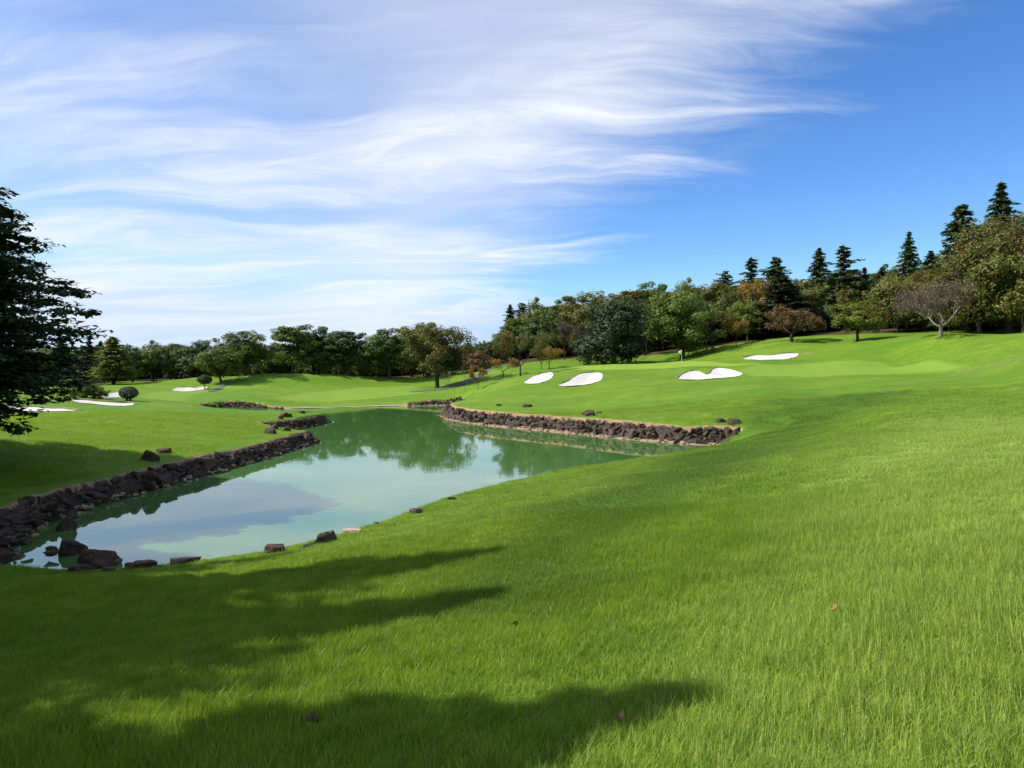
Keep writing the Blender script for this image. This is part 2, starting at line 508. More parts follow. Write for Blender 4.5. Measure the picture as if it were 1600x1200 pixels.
M = {}
M['turf'] = mat_turf()
M['blade'] = mat_blade()
M['bark'] = mat_bark('bark', (0.025, 0.019, 0.014), (0.085, 0.066, 0.05))
M['bark_pale'] = mat_bark('pale_bark', (0.10, 0.085, 0.075), (0.24, 0.21, 0.19))
M['rock'] = mat_rock('shaded_rock', (0.018, 0.012, 0.009), (0.060, 0.041, 0.029), (0.090, 0.060, 0.040), 0.4)  # dark brown rock, with the shade of the left walls in its colour
M['rock_lit'] = mat_rock('lit_brown_rock', (0.014, 0.011, 0.009), (0.066, 0.050, 0.041), (0.12, 0.085, 0.062), 0.7)  # lighter copy of the rock for the sunlit stones
M['rubble'] = mat_rock('tan_rubble', (0.16, 0.11, 0.075), (0.33, 0.25, 0.18), (0.26, 0.19, 0.13), 0.4)
LEAF = {
    'fir_mid': mat_leaf('green_fir_needles', (0.026, 0.050, 0.015), (0.075, 0.105, 0.030), 0.16),
    'dark': mat_leaf('dark_leaves', (0.034, 0.064, 0.012), (0.088, 0.126, 0.024), 0.26),
    'evergreen': mat_leaf('evergreen_leaves', (0.014, 0.034, 0.012), (0.042, 0.074, 0.022), 0.14),
    'mid': mat_leaf('green_leaves', (0.060, 0.108, 0.014), (0.140, 0.182, 0.026), 0.30),
    'olive': mat_leaf('olive_leaves', (0.072, 0.092, 0.015), (0.150, 0.158, 0.030), 0.30, (0.150, 0.110, 0.024)),
    'gold': mat_leaf('turning_leaves', (0.058, 0.090, 0.014), (0.130, 0.142, 0.025), 0.30, (0.155, 0.125, 0.02)),
    'orange': mat_leaf('orange_leaves', (0.13, 0.12, 0.018), (0.25, 0.15, 0.02), 0.3, (0.28, 0.13, 0.018)),
    'rust': mat_leaf('rusty_leaves', (0.11, 0.065, 0.030), (0.18, 0.105, 0.050), 0.25),
    'grey': mat_leaf('sparse_grey_leaves', (0.085, 0.062, 0.050), (0.150, 0.115, 0.090), 0.25),
    'lime': mat_leaf('yellow_green_leaves', (0.105, 0.150, 0.018), (0.190, 0.225, 0.032), 0.32),
    'fir': mat_leaf('fir_needles', (0.019, 0.038, 0.016), (0.056, 0.086, 0.032), 0.12),
    'fir_pale': mat_leaf('pale_fir_needles', (0.030, 0.052, 0.022), (0.085, 0.115, 0.048), 0.14),
    'near': mat_leaf('near_tree_leaves', (0.014, 0.032, 0.009), (0.042, 0.074, 0.016), 0.24),
}


def mat_sand():
    m, nt, out = new_mat('bunker_sand')
    g = nt.node('ShaderNodeNewGeometry')
    n = nt.noise(g.outputs['Position'], 1.2, 4, 0.6)
    rake = nt.node('ShaderNodeTexWave')
    nt.link(nt.mapping(g.outputs['Position'], rot=(0, 0, 0.5)), rake.inputs[0])
    rake.inputs['Scale'].default_value = 2.2
    rake.inputs['Distortion'].default_value = 2.5
    c = nt.mix(n, (0.40, 0.385, 0.375), (0.50, 0.488, 0.478))
    principled(nt, out, c, 0.9, 0.1, bump(nt, rake.outputs['Fac'], 0.25, 0.03))
    return m


def mat_water():
    m, nt, out = new_mat('pond_water')
    g = nt.node('ShaderNodeNewGeometry')
    pos = g.outputs['Position']
    n = nt.noise(nt.mapping(pos, scale=(1.0, 0.55, 1)), 1.1, 3, 0.55)
    n2 = nt.noise(nt.mapping(pos, scale=(1.0, 0.5, 1)), 5.0, 2, 0.5)
    h = nt.math('ADD', n, nt.math('MULTIPLY', n2, 0.22))
    b = principled(nt, out, (0.055, 0.140, 0.036), 0.03, 0.5, bump(nt, h, 0.05, 0.05))
    b.inputs['IOR'].default_value = 2.4
    return m


def mat_plain(name, ca, cb, scale=3.0, rough=0.85, spec=0.2):
    m, nt, out = new_mat(name)
    g = nt.node('ShaderNodeNewGeometry')
    n = nt.noise(g.outputs['Position'], scale, 4, 0.65)
    principled(nt, out, nt.mix(n, ca, cb), rough, spec, bump(nt, n, 0.3, 0.02))
    return m


M['sand'] = mat_sand()
M['water'] = mat_water()
M['asphalt'] = mat_plain('cart_path_asphalt', (0.075, 0.07, 0.072), (0.13, 0.12, 0.12))
M['lip'] = mat_plain('bunker_lip_turf', (0.07, 0.11, 0.02), (0.14, 0.17, 0.04), 4.0)
M['shore'] = mat_plain('pale_shore', (0.20, 0.18, 0.14), (0.34, 0.31, 0.26), 2.0)
M['white'] = mat_plain('white_cloth', (0.78, 0.78, 0.78), (0.82, 0.82, 0.82))
M['pole'] = mat_plain('pole_paint', (0.62, 0.58, 0.42), (0.70, 0.66, 0.50))
M['dry_leaf'] = mat_plain('dry_leaf', (0.05, 0.03, 0.02), (0.09, 0.05, 0.03), 20)
M['tan_leaf'] = mat_plain('tan_leaf', (0.22, 0.13, 0.07), (0.30, 0.19, 0.11), 20)
M['pink_stone'] = mat_plain('pinkish_stone', (0.34, 0.22, 0.17), (0.50, 0.36, 0.29), 6)


# ------------------------------------------------------------------ object helpers
def mesh_np(name, verts, faces, mats, smooth=False, attrs=None, face_attrs=None):
    """verts (n,3), faces (m,3) or (m,4) arrays"""
    me = bpy.data.meshes.new(name)
    verts = np.asarray(verts, np.float32)
    faces = np.asarray(faces, np.int32)
    k = faces.shape[1]
    me.vertices.add(len(verts))
    me.vertices.foreach_set('co', verts.ravel())
    me.loops.add(faces.size)
    me.loops.foreach_set('vertex_index', faces.ravel())
    me.polygons.add(len(faces))
    me.polygons.foreach_set('loop_start', np.arange(0, faces.size, k, dtype=np.int32))
    me.polygons.foreach_set('loop_total', np.full(len(faces), k, np.int32))
    if smooth:
        me.polygons.foreach_set('use_smooth', np.ones(len(faces), bool))
    for nm, v in (attrs or {}).items():
        a = me.attributes.new(nm, 'FLOAT', 'POINT')
        a.data.foreach_set('value', np.asarray(v, np.float32))
    for nm, v in (face_attrs or {}).items():
        a = me.attributes.new(nm, 'FLOAT', 'FACE')
        a.data.foreach_set('value', np.asarray(v, np.float32))
    for mm in mats:
        me.materials.append(mm)
    me.update(calc_edges=True)
    me.validate()
    return me


def obj(name, me, parent=None, loc=(0, 0, 0), rot=(0, 0, 0), scale=(1, 1, 1)):
    o = bpy.data.objects.new(name, me)
    COL.objects.link(o)
    o.parent = parent
    o.location = loc
    o.rotation_euler = rot
    o.scale = scale
    return o


def tag(o, label=None, cat=None, group=None, kind=None):
    if label:
        o['label'] = label
    if cat:
        o['category'] = cat
    if group:
        o['group'] = group
    if kind:
        o['kind'] = kind
    return o


def thing(name, label, cat, loc, rz=0.0, scale=(1, 1, 1), group=None):
    o = obj(name, None, None, loc, (0, 0, rz), scale)
    o.empty_display_size = 0.3
    return tag(o, label, cat, group)


def set_mat(o, m, slot=0):
    o.material_slots[slot].link = 'OBJECT'
    o.material_slots[slot].material = m


def scatter(name, pts, rots, scales, idx, sources, kind='stuff', label=None, cat=None, extra=None):
    """one object that sets out copies of the source objects on points"""
    c = bpy.data.collections.new(name + '_sources')
    for i, s in enumerate(sources):
        s.name = '%s_source_%02d' % (name, i)
        c.objects.link(s)
    me = bpy.data.meshes.new(name)
    me.vertices.add(len(pts))
    me.vertices.foreach_set('co', np.asarray(pts, np.float32).ravel())
    a = me.attributes.new('rot', 'FLOAT_VECTOR', 'POINT')
    a.data.foreach_set('vector', np.asarray(rots, np.float32).ravel())
    a = me.attributes.new('siz', 'FLOAT_VECTOR', 'POINT')
    a.data.foreach_set('vector', np.asarray(scales, np.float32).ravel())
    for nm_, v_ in (extra or {}).items():
        a = me.attributes.new(nm_, 'FLOAT', 'POINT')
        a.data.foreach_set('value', np.asarray(v_, np.float32))
    a = me.attributes.new('pick', 'INT', 'POINT')
    a.data.foreach_set('value', np.asarray(idx, np.int32))
    o = obj(name, me)
    tag(o, label, cat, kind=kind)
    ng = bpy.data.node_groups.new(name, 'GeometryNodeTree')
    ng.interface.new_socket('Geometry', in_out='INPUT', socket_type='NodeSocketGeometry')
    ng.interface.new_socket('Geometry', in_out='OUTPUT', socket_type='NodeSocketGeometry')
    n, l = ng.nodes, ng.links
    gi, go = n.new('NodeGroupInput'), n.new('NodeGroupOutput')
    mp = n.new('GeometryNodeMeshToPoints')
    ip = n.new('GeometryNodeInstanceOnPoints')
    ci = n.new('GeometryNodeCollectionInfo')
    ci.inputs['Collection'].default_value = c
    ci.inputs['Separate Children'].default_value = True
    ci.inputs['Reset Children'].default_value = True
    l.new(gi.outputs[0], mp.inputs['Mesh'])
    l.new(mp.outputs[0], ip.inputs['Points'])
    l.new(ci.outputs[0], ip.inputs['Instance'])
    ip.inputs['Pick Instance'].default_value = True

    def na(nm, typ):
        x = n.new('GeometryNodeInputNamedAttribute')
        x.data_type = typ
        x.inputs['Name'].default_value = nm
        return x.outputs['Attribute']
    l.new(na('pick', 'INT'), ip.inputs['Instance Index'])
    l.new(na('rot', 'FLOAT_VECTOR'), ip.inputs['Rotation'])
    l.new(na('siz', 'FLOAT_VECTOR'), ip.inputs['Scale'])
    l.new(ip.outputs[0], go.inputs[0])
    md = o.modifiers.new('scatter', 'NODES')
    md.node_group = ng
    return o


def loose(name, me):
    """an object that is only a source for scatter(), not itself in the scene"""
    return bpy.data.objects.new(name, me)


# ------------------------------------------------------------------ bunkers (outlines on the ground)
BUNKERS = [
    ('white bunker left of the green, low beside the trees', [(818, 597), (826, 591), (838, 586), (851, 582), (864, 582), (865, 588), (858, 594), (846, 598), (832, 600), (822, 600)]),
    ('rounded white bunker in the slope right of the smallest one', [(872, 601), (884, 597), (892, 592), (902, 585), (920, 582), (941, 582), (942, 590), (939, 595), (924, 600), (902, 603), (884, 604), (874, 603)]),
    ('heart shaped white bunker with a notched lip facing the pond', [(1056, 592), (1066, 584), (1076, 580), (1090, 579), (1097, 583), (1101, 585), (1108, 584), (1112, 577), (1120, 575), (1135, 576), (1150, 580), (1163, 584), (1154, 588), (1130, 591), (1095, 593), (1066, 594)]),
    ('long flat white bunker below the mound behind the green', [(1157, 561), (1168, 557), (1182, 555), (1200, 555.5), (1215, 554), (1232, 552), (1249, 552), (1246, 557), (1232, 561), (1205, 563), (1175, 562.5)]),
    ('long white bunker sliver on the left bank by the clipped shrub', [(108, 625), (128, 625), (150, 627.5), (180, 629), (205, 630), (214, 632.5), (200, 634.5), (170, 634), (140, 631.5), (118, 629)]),
    ('narrow white bunker under the branches of the dark near tree', [(-60, 638), (-20, 634), (20, 634), (60, 637), (100, 639), (127, 641), (110, 643), (70, 643.5), (20, 642), (-30, 642)]),
    ('far white bunker beside the ball shaped tree', [(266, 610), (276, 606), (290, 605), (305, 606), (318, 604), (328, 605), (318, 609), (300, 611.5), (280, 612)]),
    ('small white bunker patch behind the clipped dome shrub', [(150, 620), (165, 617), (180, 613.5), (200, 613), (217, 614), (214, 618), (195, 621), (170, 622)]),
]
BUNK = []


def smooth_closed(poly, it=2):
    p = np.array(poly, float)
    for _ in range(it):
        q = np.roll(p, -1, 0)
        p = np.stack([p * 0.75 + q * 0.25, p * 0.25 + q * 0.75], 1).reshape(-1, p.shape[1])
    return p


for lab, pp in BUNKERS:
    w3 = np.array([G(*q) for q in smooth_closed(pp, 1)])
    BUNK.append((lab, smooth_closed(w3[:, :2], 1)))

# mown areas
GREEN = np.array([G(*q)[:2] for q in [(868, 577), (900, 578), (1000, 577), (1060, 574), (1120, 572), (1200, 571), (1120, 566), (1060, 564.5), (1000, 569), (940, 570), (900, 573)]])
FAIR = np.array([G(*q)[:2] for q in [(1155, 580), (1180, 588), (1300, 587), (1420, 583), (1512, 573), (1480, 567), (1380, 566), (1260, 568), (1180, 571)]])
FAIR2 = np.array([G(*q)[:2] for q in [(420, 622), (500, 628), (600, 621), (680, 611), (640, 603), (560, 606), (480, 613)]])
FAIR3 = np.array([G(*q)[:2] for q in [(215, 622), (330, 611), (420, 604), (360, 600), (270, 612), (230, 614)]])

# ------------------------------------------------------------------ terrain sheet
ring = [0.6]
while ring[-1] < 165:
    ring.append(ring[-1] * 1.0085 + 0.002)
while ring[-1] < 3000:
    ring.append(ring[-1] * 1.12)
ring = np.array(ring)
ang = np.radians(np.r_[np.arange(-180, -56, 4.0), np.arange(-56, 50, 0.22), np.arange(50, 180, 4.0)])
rr, aa = np.meshgrid(ring, ang, indexing='ij')
tx, ty = (rr * np.sin(aa)).ravel(), (rr * np.cos(aa)).ravel()
tz = ground(tx, ty)
for lab, poly in BUNK:
    near = (np.abs(tx - poly[:, 0].mean()) < 30) & (np.abs(ty - poly[:, 1].mean()) < 40)
    sdb, _ = poly_sd(tx[near], ty[near], poly)
    tz[near] -= np.clip((-sdb - 0.15) * 1.2, 0, 0.5)
sd, si = poly_sd(tx, ty, PV)
fl = PF[si]
soil = np.where((fl == 1), np.clip(0.85 - (sd - 0.02) / 0.45, 0, 1), 0.0)
soil = np.where((fl == 5) | (fl >= 3), np.clip(0.72 - sd / 0.30, 0, 1), soil)
soil = np.where((fl == 0), np.clip(0.55 - np.abs(sd) / 0.35, 0, 1), soil)
soil = np.where((fl == 2), np.clip(1.0 - (sd - 0.3) / 1.0, 0, 1), soil)
bank = np.where((fl != 0) & (fl != 2) & (sd < -0.08), 1.0, 0.0)
bank = np.where(sd < -0.8, 1.0, bank)


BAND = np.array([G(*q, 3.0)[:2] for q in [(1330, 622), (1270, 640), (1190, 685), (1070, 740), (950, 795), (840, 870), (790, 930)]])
PALE = np.array([G(*q, 2.0)[:2] for q in [(1340, 700), (1420, 660), (1600, 648), (1750, 660), (1800, 1150), (1500, 1350), (900, 1300), (1080, 1080), (1140, 960), (1230, 830)]])


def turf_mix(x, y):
    """how far the sward takes the darker colour along the band and the paler colour on the right"""
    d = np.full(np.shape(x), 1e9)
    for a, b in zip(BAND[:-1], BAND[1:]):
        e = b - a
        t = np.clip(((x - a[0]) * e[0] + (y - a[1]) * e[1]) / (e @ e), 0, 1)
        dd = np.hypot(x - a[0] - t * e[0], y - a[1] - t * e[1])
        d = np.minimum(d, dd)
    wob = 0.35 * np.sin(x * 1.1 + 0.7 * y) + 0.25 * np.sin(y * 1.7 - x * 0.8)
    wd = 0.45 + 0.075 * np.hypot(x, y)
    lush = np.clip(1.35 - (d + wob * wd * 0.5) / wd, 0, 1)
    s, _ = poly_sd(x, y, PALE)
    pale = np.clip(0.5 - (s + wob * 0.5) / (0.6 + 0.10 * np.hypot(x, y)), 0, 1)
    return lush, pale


dark_band_a, pale_a = turf_mix(tx, ty)


def inside_soft(poly, wd=0.6):
    s, _ = poly_sd(tx, ty, poly)
    return np.clip(0.5 - s / wd, 0, 1)


green_a = inside_soft(GREEN, 0.5)
fair_a = np.maximum.reduce([inside_soft(FAIR, 0.8) * 0.9, inside_soft(FAIR2, 1.5) * 0.8, inside_soft(FAIR3, 1.5) * 0.6])
# a few worn brownish places: above the long bunker and on the promontories
worn = np.zeros_like(tx)
for (qx, qy, rad, s) in [(1262, 552, 1.0, .5), (1545, 572, 3.5, .42), (430, 660, 1.6, .40), (400, 655, 1.2, .35), (1100, 640, 2, .2), (810, 618, 1.5, .35), (470, 622, 2.5, .42)]:
    c = G(qx, qy)
    worn = np.maximum(worn, s * np.clip(1.6 - np.hypot(tx - c[0], (ty - c[1]) * 0.6) / rad, 0, 1))
soil = np.maximum(soil, worn)
# leaf litter under the woods: everything beyond the tree lines
WOOD_R = np.array([(12, 114), (22, 113), (34, 110), (44, 102), (54, 92), (66, 80), (90, 60), (200, 60), (200, 260), (-20, 260), (-12, 135), (2, 115)])
WOOD_L = np.array([(-130, 118), (-60, 118), (-20, 124), (-8, 126), (-10, 260), (-220, 260), (-220, 118)])
litter = np.maximum(inside_soft(WOOD_R, 4), inside_soft(WOOD_L, 4))
nr, na_ = len(ring), len(ang)
ii, jj = np.meshgrid(np.arange(nr - 1), np.arange(na_), indexing='ij')
j2 = (jj + 1) % na_
quad = np.stack([ii * na_ + jj, (ii + 1) * na_ + jj, (ii + 1) * na_ + j2, ii * na_ + j2], -1).reshape(-1, 4)[:, ::-1]
# close the small hole round the camera's feet with one fan of quads is needless: a hub vertex does it
hub = len(tx)
verts = np.c_[tx, ty, tz]
me = mesh_np('ground', verts, quad, [M['turf']], True, {'soil': soil, 'green': green_a, 'fairway': fair_a, 'litter': litter, 'bank': bank, 'lush': dark_band_a, 'pale': pale_a})
bm = bmesh.new()
bm.from_mesh(me)
bm.verts.ensure_lookup_table()
try:
    bm.faces.new([bm.verts[k] for k in range(na_)][::-1])
except ValueError:
    pass
bm.to_mesh(me)
bm.free()
terrain = obj('ground', me)
tag(terrain, 'rolling green golf course turf round the pond', kind='structure')

# ------------------------------------------------------------------ water
wp_ = []
for i in range(len(POND)):
    a, b, c = PV[i - 1], PV[i], PV[(i + 1) % len(POND)]
    e1, e2 = b - a, c - b
    n1 = np.array([e1[1], -e1[0]]) / np.hypot(*e1)
    n2 = np.array([e2[1], -e2[0]]) / np.hypot(*e2)
    nn = n1 + n2
    nn /= max(np.hypot(*nn), 0.5)
    wp_.append(b + nn * (0.9 if PF[i] in (0, 2) else 0.25))
bm = bmesh.new()
vs = [bm.verts.new((p[0], p[1], 0.0)) for p in wp_]
f = bm.faces.new(vs)
if f.normal.z < 0 or True:
    bm.normal_update()
    if f.normal.z < 0:
        f.normal_flip()
bmesh.ops.triangulate(bm, faces=bm.faces[:])
me = bpy.data.meshes.new('pond_water')
bm.to_mesh(me)
bm.free()
me.materials.append(M['water'])
tag(obj('pond_water', me), 'still green pond reflecting the sky and trees', kind='structure')

# ------------------------------------------------------------------ sand bunkers
for lab, poly in BUNK:
    c = poly.mean(0)
    cz = gz(*c)
    t = thing('sand_bunker', lab, 'bunker', (c[0], c[1], cz), group='sand bunkers of the course')
    x0, y0 = poly.min(0)
    x1, y1 = poly.max(0)
    st = max(0.35, (x1 - x0) / 28)
    gx, gy = np.meshgrid(np.arange(x0, x1, st), np.arange(y0, y1, st))
    gx, gy = gx.ravel(), gy.ravel()
    s_, _ = poly_sd(gx, gy, poly)
    keep = s_ < -0.25
    pts = [Vector(p) for p in poly] + [Vector((a, b)) for a, b in zip(gx[keep], gy[keep])]
    nb = len(poly)
    vo, _, fo, *_ = mgeo.delaunay_2d_cdt(pts, [(i, (i + 1) % nb) for i in range(nb)], [], 1, 1e-4)
    va = np.array([(v.x, v.y) for v in vo])
    s_, _ = poly_sd(va[:, 0], va[:, 1], poly)
    z = ground(va[:, 0], va[:, 1]) + 0.03 - 0.22 * np.clip(-s_ / 1.2, 0, 1) + 0.02 * np.sin(va[:, 0] * 1.9) * np.sin(va[:, 1] * 1.3)
    fa = np.array([list(f_) for f_ in fo if len(f_) == 3])
    me = mesh_np('sand', np.c_[va - c, z - cz], fa, [M['sand']], True)
    obj('sand', me, t)
    # turf lip: a rolled rim standing over the far edge, thinning out towards the front
    n = len(poly)
    vv, ff = [], []
    prof = [(0.30, 0.0), (0.16, 0.10), (0.0, 0.15), (-0.10, 0.10), (-0.10, -0.12)]
    area = 0.5 * np.sum(poly[:, 0] * np.roll(poly[:, 1], -1) - np.roll(poly[:, 0], -1) * poly[:, 1])
    for i in range(n):
        e = poly[(i + 1) % n] - poly[i - 1]
        nr_ = np.array([e[1], -e[0]]) / max(np.hypot(*e), 1e-6) * (1 if area > 0 else -1)
        back = max(0.0, nr_[1])
        hgt = (0.06 + 1.0 * back) * (1 + 0.15 * math.sin(i * 1.7))
        for o_, h_ in prof:
            q = poly[i] + nr_ * o_
            vv.append((q[0] - c[0], q[1] - c[1], gz(*q) + h_ * hgt - cz - (0.04 if o_ > 0.2 else 0) - (0.25 if back < 0.12 else 0)))
    k = len(prof)
    for i in range(n):
        for j in range(k - 1):
            a, b = i * k + j, ((i + 1) % n) * k + j
            ff.append((a, b, b + 1, a + 1))
    me = mesh_np('lip', np.array(vv), np.array(ff), [M['lip']], True)
    obj('lip', me, t)

# ------------------------------------------------------------------ paths and pale far shore
def strip(name, pts, width, m, lift, label):
    pts = [np.array(p, float) for p in pts]
    # resample
    out = []
    for a, b in zip(pts[:-1], pts[1:]):
        k = max(2, int(np.hypot(*(b - a)) / 0.8))
        for t in range(k):
            out.append(a + (b - a) * t / k)
    out.append(pts[-1])
    out = np.array(out)
    for _ in range(6):
        out[1:-1] = (out[:-2] + out[1:-1] * 2 + out[2:]) / 4
    tg = np.gradient(out, axis=0)
    tg /= np.hypot(tg[:, 0], tg[:, 1])[:, None]
    nm = np.c_[tg[:, 1], -tg[:, 0]]
    vv, ff = [], []
    K = 5
    for i, p in enumerate(out):
        for j in range(K):
            q = p + nm[i] * width * (j / (K - 1) - 0.5)
            vv.append((q[0], q[1], gz(*q) + lift))
    for i in range(len(out) - 1):
        for j in range(K - 1):
            a = i * K + j
            ff.append((a, a + 1, a + K + 1, a + K))
    o = obj(name, mesh_np(name, np.array(vv), np.array(ff), [m], True))
    return tag(o, label, kind='structure')


path_pts = [G(*q)[:2] for q in [(640, 612), (688, 609), (712, 603), (727, 597), (742, 590), (752, 584)]] + [np.array([-2.5, 112]), np.array([2, 120])]
strip('cart_path', path_pts, 2.2, M['asphalt'], 0.05, 'dark asphalt cart path climbing past the bare saplings')
strip('cart_path', [G(330, 612)[:2], G(338, 608)[:2], G(345, 604)[:2], G(356, 600)[:2]], 0.8, M['asphalt'], 0.05, 'dark asphalt cart path end beside the ball shaped tree')
strip('shore_strip', [(-12.0, 76.1), (-16.5, 73.4), (-21.8, 71.0)], 0.55, M['shore'], 0.03, 'pale gravel strip along the far waterline')


# ------------------------------------------------------------------ rocks
def rock_mesh(name, seed, mats, dims=(1, 1, 1), fine=0, n=16):
    """angular block: hull of points near a box; fine adds broken relief for the near boulders"""
    rs = random.Random(seed)
    bm = bmesh.new()
    for _ in range(n):
        v = Vector((rs.uniform(-1, 1), rs.uniform(-1, 1), rs.uniform(-1, 1)))
        m = max(abs(v.x), abs(v.y), abs(v.z)) or 1
        v = v / m * rs.uniform(0.82, 1.0)
        l = v.length
        v *= (1.25 / l) if l > 1.25 else 1
        bm.verts.new((v.x * dims[0] / 2, v.y * dims[1] / 2, v.z * dims[2] / 2))
    r = bmesh.ops.convex_hull(bm, input=bm.verts[:])
    bmesh.ops.delete(bm, geom=list({g for g in r['geom_interior'] + r['geom_unused'] if isinstance(g, bmesh.types.BMVert)}), context='VERTS')
    bmesh.ops.delete(bm, geom=[e for e in bm.edges if not e.link_faces], context='EDGES')
    bmesh.ops.delete(bm, geom=[v for v in bm.verts if not v.link_faces], context='VERTS')
    if fine:
        bmesh.ops.bevel(bm, geom=bm.edges[:], offset=0.05 * min(dims), segments=1, affect='EDGES')
        bmesh.ops.remove_doubles(bm, verts=bm.verts[:], dist=0.03 * max(dims))
        bmesh.ops.triangulate(bm, faces=bm.faces[:])
        for _ in range(fine):
            long = [e for e in bm.edges if e.calc_length() > 0.12 * max(dims)]
            bmesh.ops.subdivide_edges(bm, edges=long, cuts=1, use_grid_fill=True)
            bmesh.ops.triangulate(bm, faces=bm.faces[:])
        off = Vector((seed * 3.1, seed * 1.7, seed))
        bm.normal_update()
        for v in bm.verts:
            d = mnoise.fractal(v.co * (2.6 / max(dims)) + off, 1.0, 2.0, 4)
            v.co += v.normal * max(-0.6, min(0.6, d)) * 0.085 * min(dims)
            for k in range(3):
                v.co[k] = max(-0.62 * dims[k], min(0.62 * dims[k], v.co[k]))
    me = bpy.data.meshes.new(name)
    bm.to_mesh(me)
    bm.free()
    for m in mats:
        me.materials.append(m)
    return me


STONES = [rock_mesh('stone', 100 + i, [M['rock']], (1, 0.8, 0.75), 0, 10 + i % 4) for i in range(14)]


def wall_path(i0, i1):
    n = len(POND)
    idx = [i0]
    while idx[-1] != i1:
        idx.append((idx[-1] + 1) % n)
    return PV[idx]


def stone_wall(label, pts, rows, step, mat, rubble=True, size=1.0, lean=0.45, dens=9, toe=True):
    """dry stone revetment: rows of single blocks on a slanting face, rubble at the waterline"""
    pts = np.array(pts)
    seg = np.hypot(*np.diff(pts, axis=0).T)
    L = np.r_[0, np.cumsum(seg)]
    mid = pts.mean(0)
    t = thing('stone_revetment', label, 'stone wall', (mid[0], mid[1], 0), group='stone walls along the pond')

    def where(s):
        s = min(max(s, 0), L[-1] - 1e-6)
        k = int(np.searchsorted(L, s, side='right') - 1)
        u = (s - L[k]) / seg[k]
        p = pts[k] * (1 - u) + pts[k + 1] * u
        e = pts[k + 1] - pts[k]
        nn = np.array([-e[1], e[0]]) / np.hypot(*e)          # into the water
        return p, nn, math.atan2(e[1], e[0])
    cnt = 0
    for r in range(rows):
        s = random.uniform(0, step)
        while s < L[-1]:
            sz = size * random.choice((0.5, 0.7, 0.9, 1.1, 1.3, 1.65)) * random.uniform(0.9, 1.1)
            p, nn, a = where(s)
            top = gz(*(p - nn * 0.35))
            fr = r / max(rows - 1, 1)
            if fr > 0.7:
                sz = min(sz, size)
            z = 0.02 + (top - 0.40 * size) * fr + random.uniform(-0.05, 0.05)
            q = p + nn * (lean * (1 - fr) + 0.09 + random.uniform(-0.06, 0.08))
            o = bpy.data.objects.new('stone', random.choice(STONES))
            COL.objects.link(o)
            o.parent = t
            o.location = (q[0] - mid[0], q[1] - mid[1], z)
            o.rotation_euler = (random.uniform(-0.35, 0.35), random.uniform(-0.55, 0.55), a + random.uniform(-0.4, 0.4))
            hh = random.uniform(0.6, 1.05)
            o.scale = (sz * random.uniform(0.55, 0.85), sz * random.uniform(0.5, 0.75), sz * hh * 0.72)
            set_mat(o, M['rock'] if (fr > 0.8 or random.random() < 0.3) else mat)  # top row is darker rock: shade under the turf edge put into colour
            cnt += 1
            s += step * sz / size * random.uniform(0.75, 1.15)
    if rubble:
        vv, ff, base = [], [], 0
        protos = []
        for i in range(5):
            b = bmesh.new()
            m_ = rock_mesh('tmp', 300 + i, [], (1, 0.8, 0.5), 0, 9)
            va = np.array([v.co[:] for v in m_.vertices])
            fa = [tuple(pl.vertices) for pl in m_.polygons]
            protos.append((va, fa))
            bpy.data.meshes.remove(m_)
            b.free()
        nrub = int(L[-1] * dens)
        for _ in range(nrub):
            p, nn, a = where(random.uniform(0, L[-1]))
            va, fa = random.choice(protos)
            s_ = random.uniform(0.10, 0.30)
            an = random.uniform(0, 6.28)
            R = np.array([[math.cos(an), -math.sin(an), 0], [math.sin(an), math.cos(an), 0], [0, 0, 1]])
            o_ = abs(random.gauss(0, 0.22))
            q = p + nn * (lean + 0.12 + o_)
            v = (va * s_) @ R.T + np.array([q[0] - mid[0], q[1] - mid[1], 0.11 - o_ * 0.25 + random.uniform(-0.04, 0.05)])
            vv.append(v)
            ff += [tuple(base + x for x in fc) for fc in fa]
            base += len(v)
        me = bpy.data.meshes.new('rubble')
        me.from_pydata(np.concatenate(vv).tolist(), [], ff)
        me.materials.append(M['rubble'])
        tag(obj('rubble', me, t), kind='stuff')
        if not toe:
            return t
        # trodden toe of tan soil under the blocks
        vv, ff = [], []
        S_ = np.arange(0, L[-1], 0.4)
        for k, s in enumerate(S_):
            p, nn, a = where(s)
            w_ = 0.15 + 0.22 * math.sin(s * 1.9) + 0.15 * math.sin(s * 4.3 + 1)
            for o_, z in ((-0.1, 0.35), (lean * 0.6, 0.20), (lean + 0.25, 0.07), (lean + 0.35 + max(w_, 0.05), -0.05)):
                q = p + nn * o_
                vv.append((q[0] - mid[0], q[1] - mid[1], z))
        for k in range(len(S_) - 1):
            for j in range(3):
                a = k * 4 + j
                ff.append((a, a + 1, a + 5, a + 4))
        me = mesh_np('toe', np.array(vv), np.array(ff), [M['rubble_soil']], True)
        obj('toe', me, t)
    return t


M['rubble_soil'] = mat_plain('waterline_soil', (0.15, 0.10, 0.065), (0.32, 0.23, 0.16), 3.5)
stone_wall('brown stone wall with tan rubble along the right shore below the green', [(13.4, 35.6), (12.7, 36.5)] + list(wall_path(11, 20)), 5, 0.40, M['rock_lit'], True, 0.74, 0.38)
stone_wall('far stone wall across the back of the pond below the cart path', wall_path(20, 24), 4, 0.36, M['rock_lit'], True, 0.55, 0.25)
stone_wall('far left dark stone wall of the hidden inlet', wall_path(26, 29), 3, 0.36, M['rock'], False, 0.6, 0.25)
stone_wall('dark stone wall round the farther left promontory', wall_path(33, 38), 4, 0.34, M['rock'], True, 0.58, 0.22, 4, False)
stone_wall('shaded dark stone wall along the near left shore', list(wall_path(38, 46)) + [np.array(PV[0])], 4, 0.34, M['rock'], True, 0.58, 0.26, 6, False)

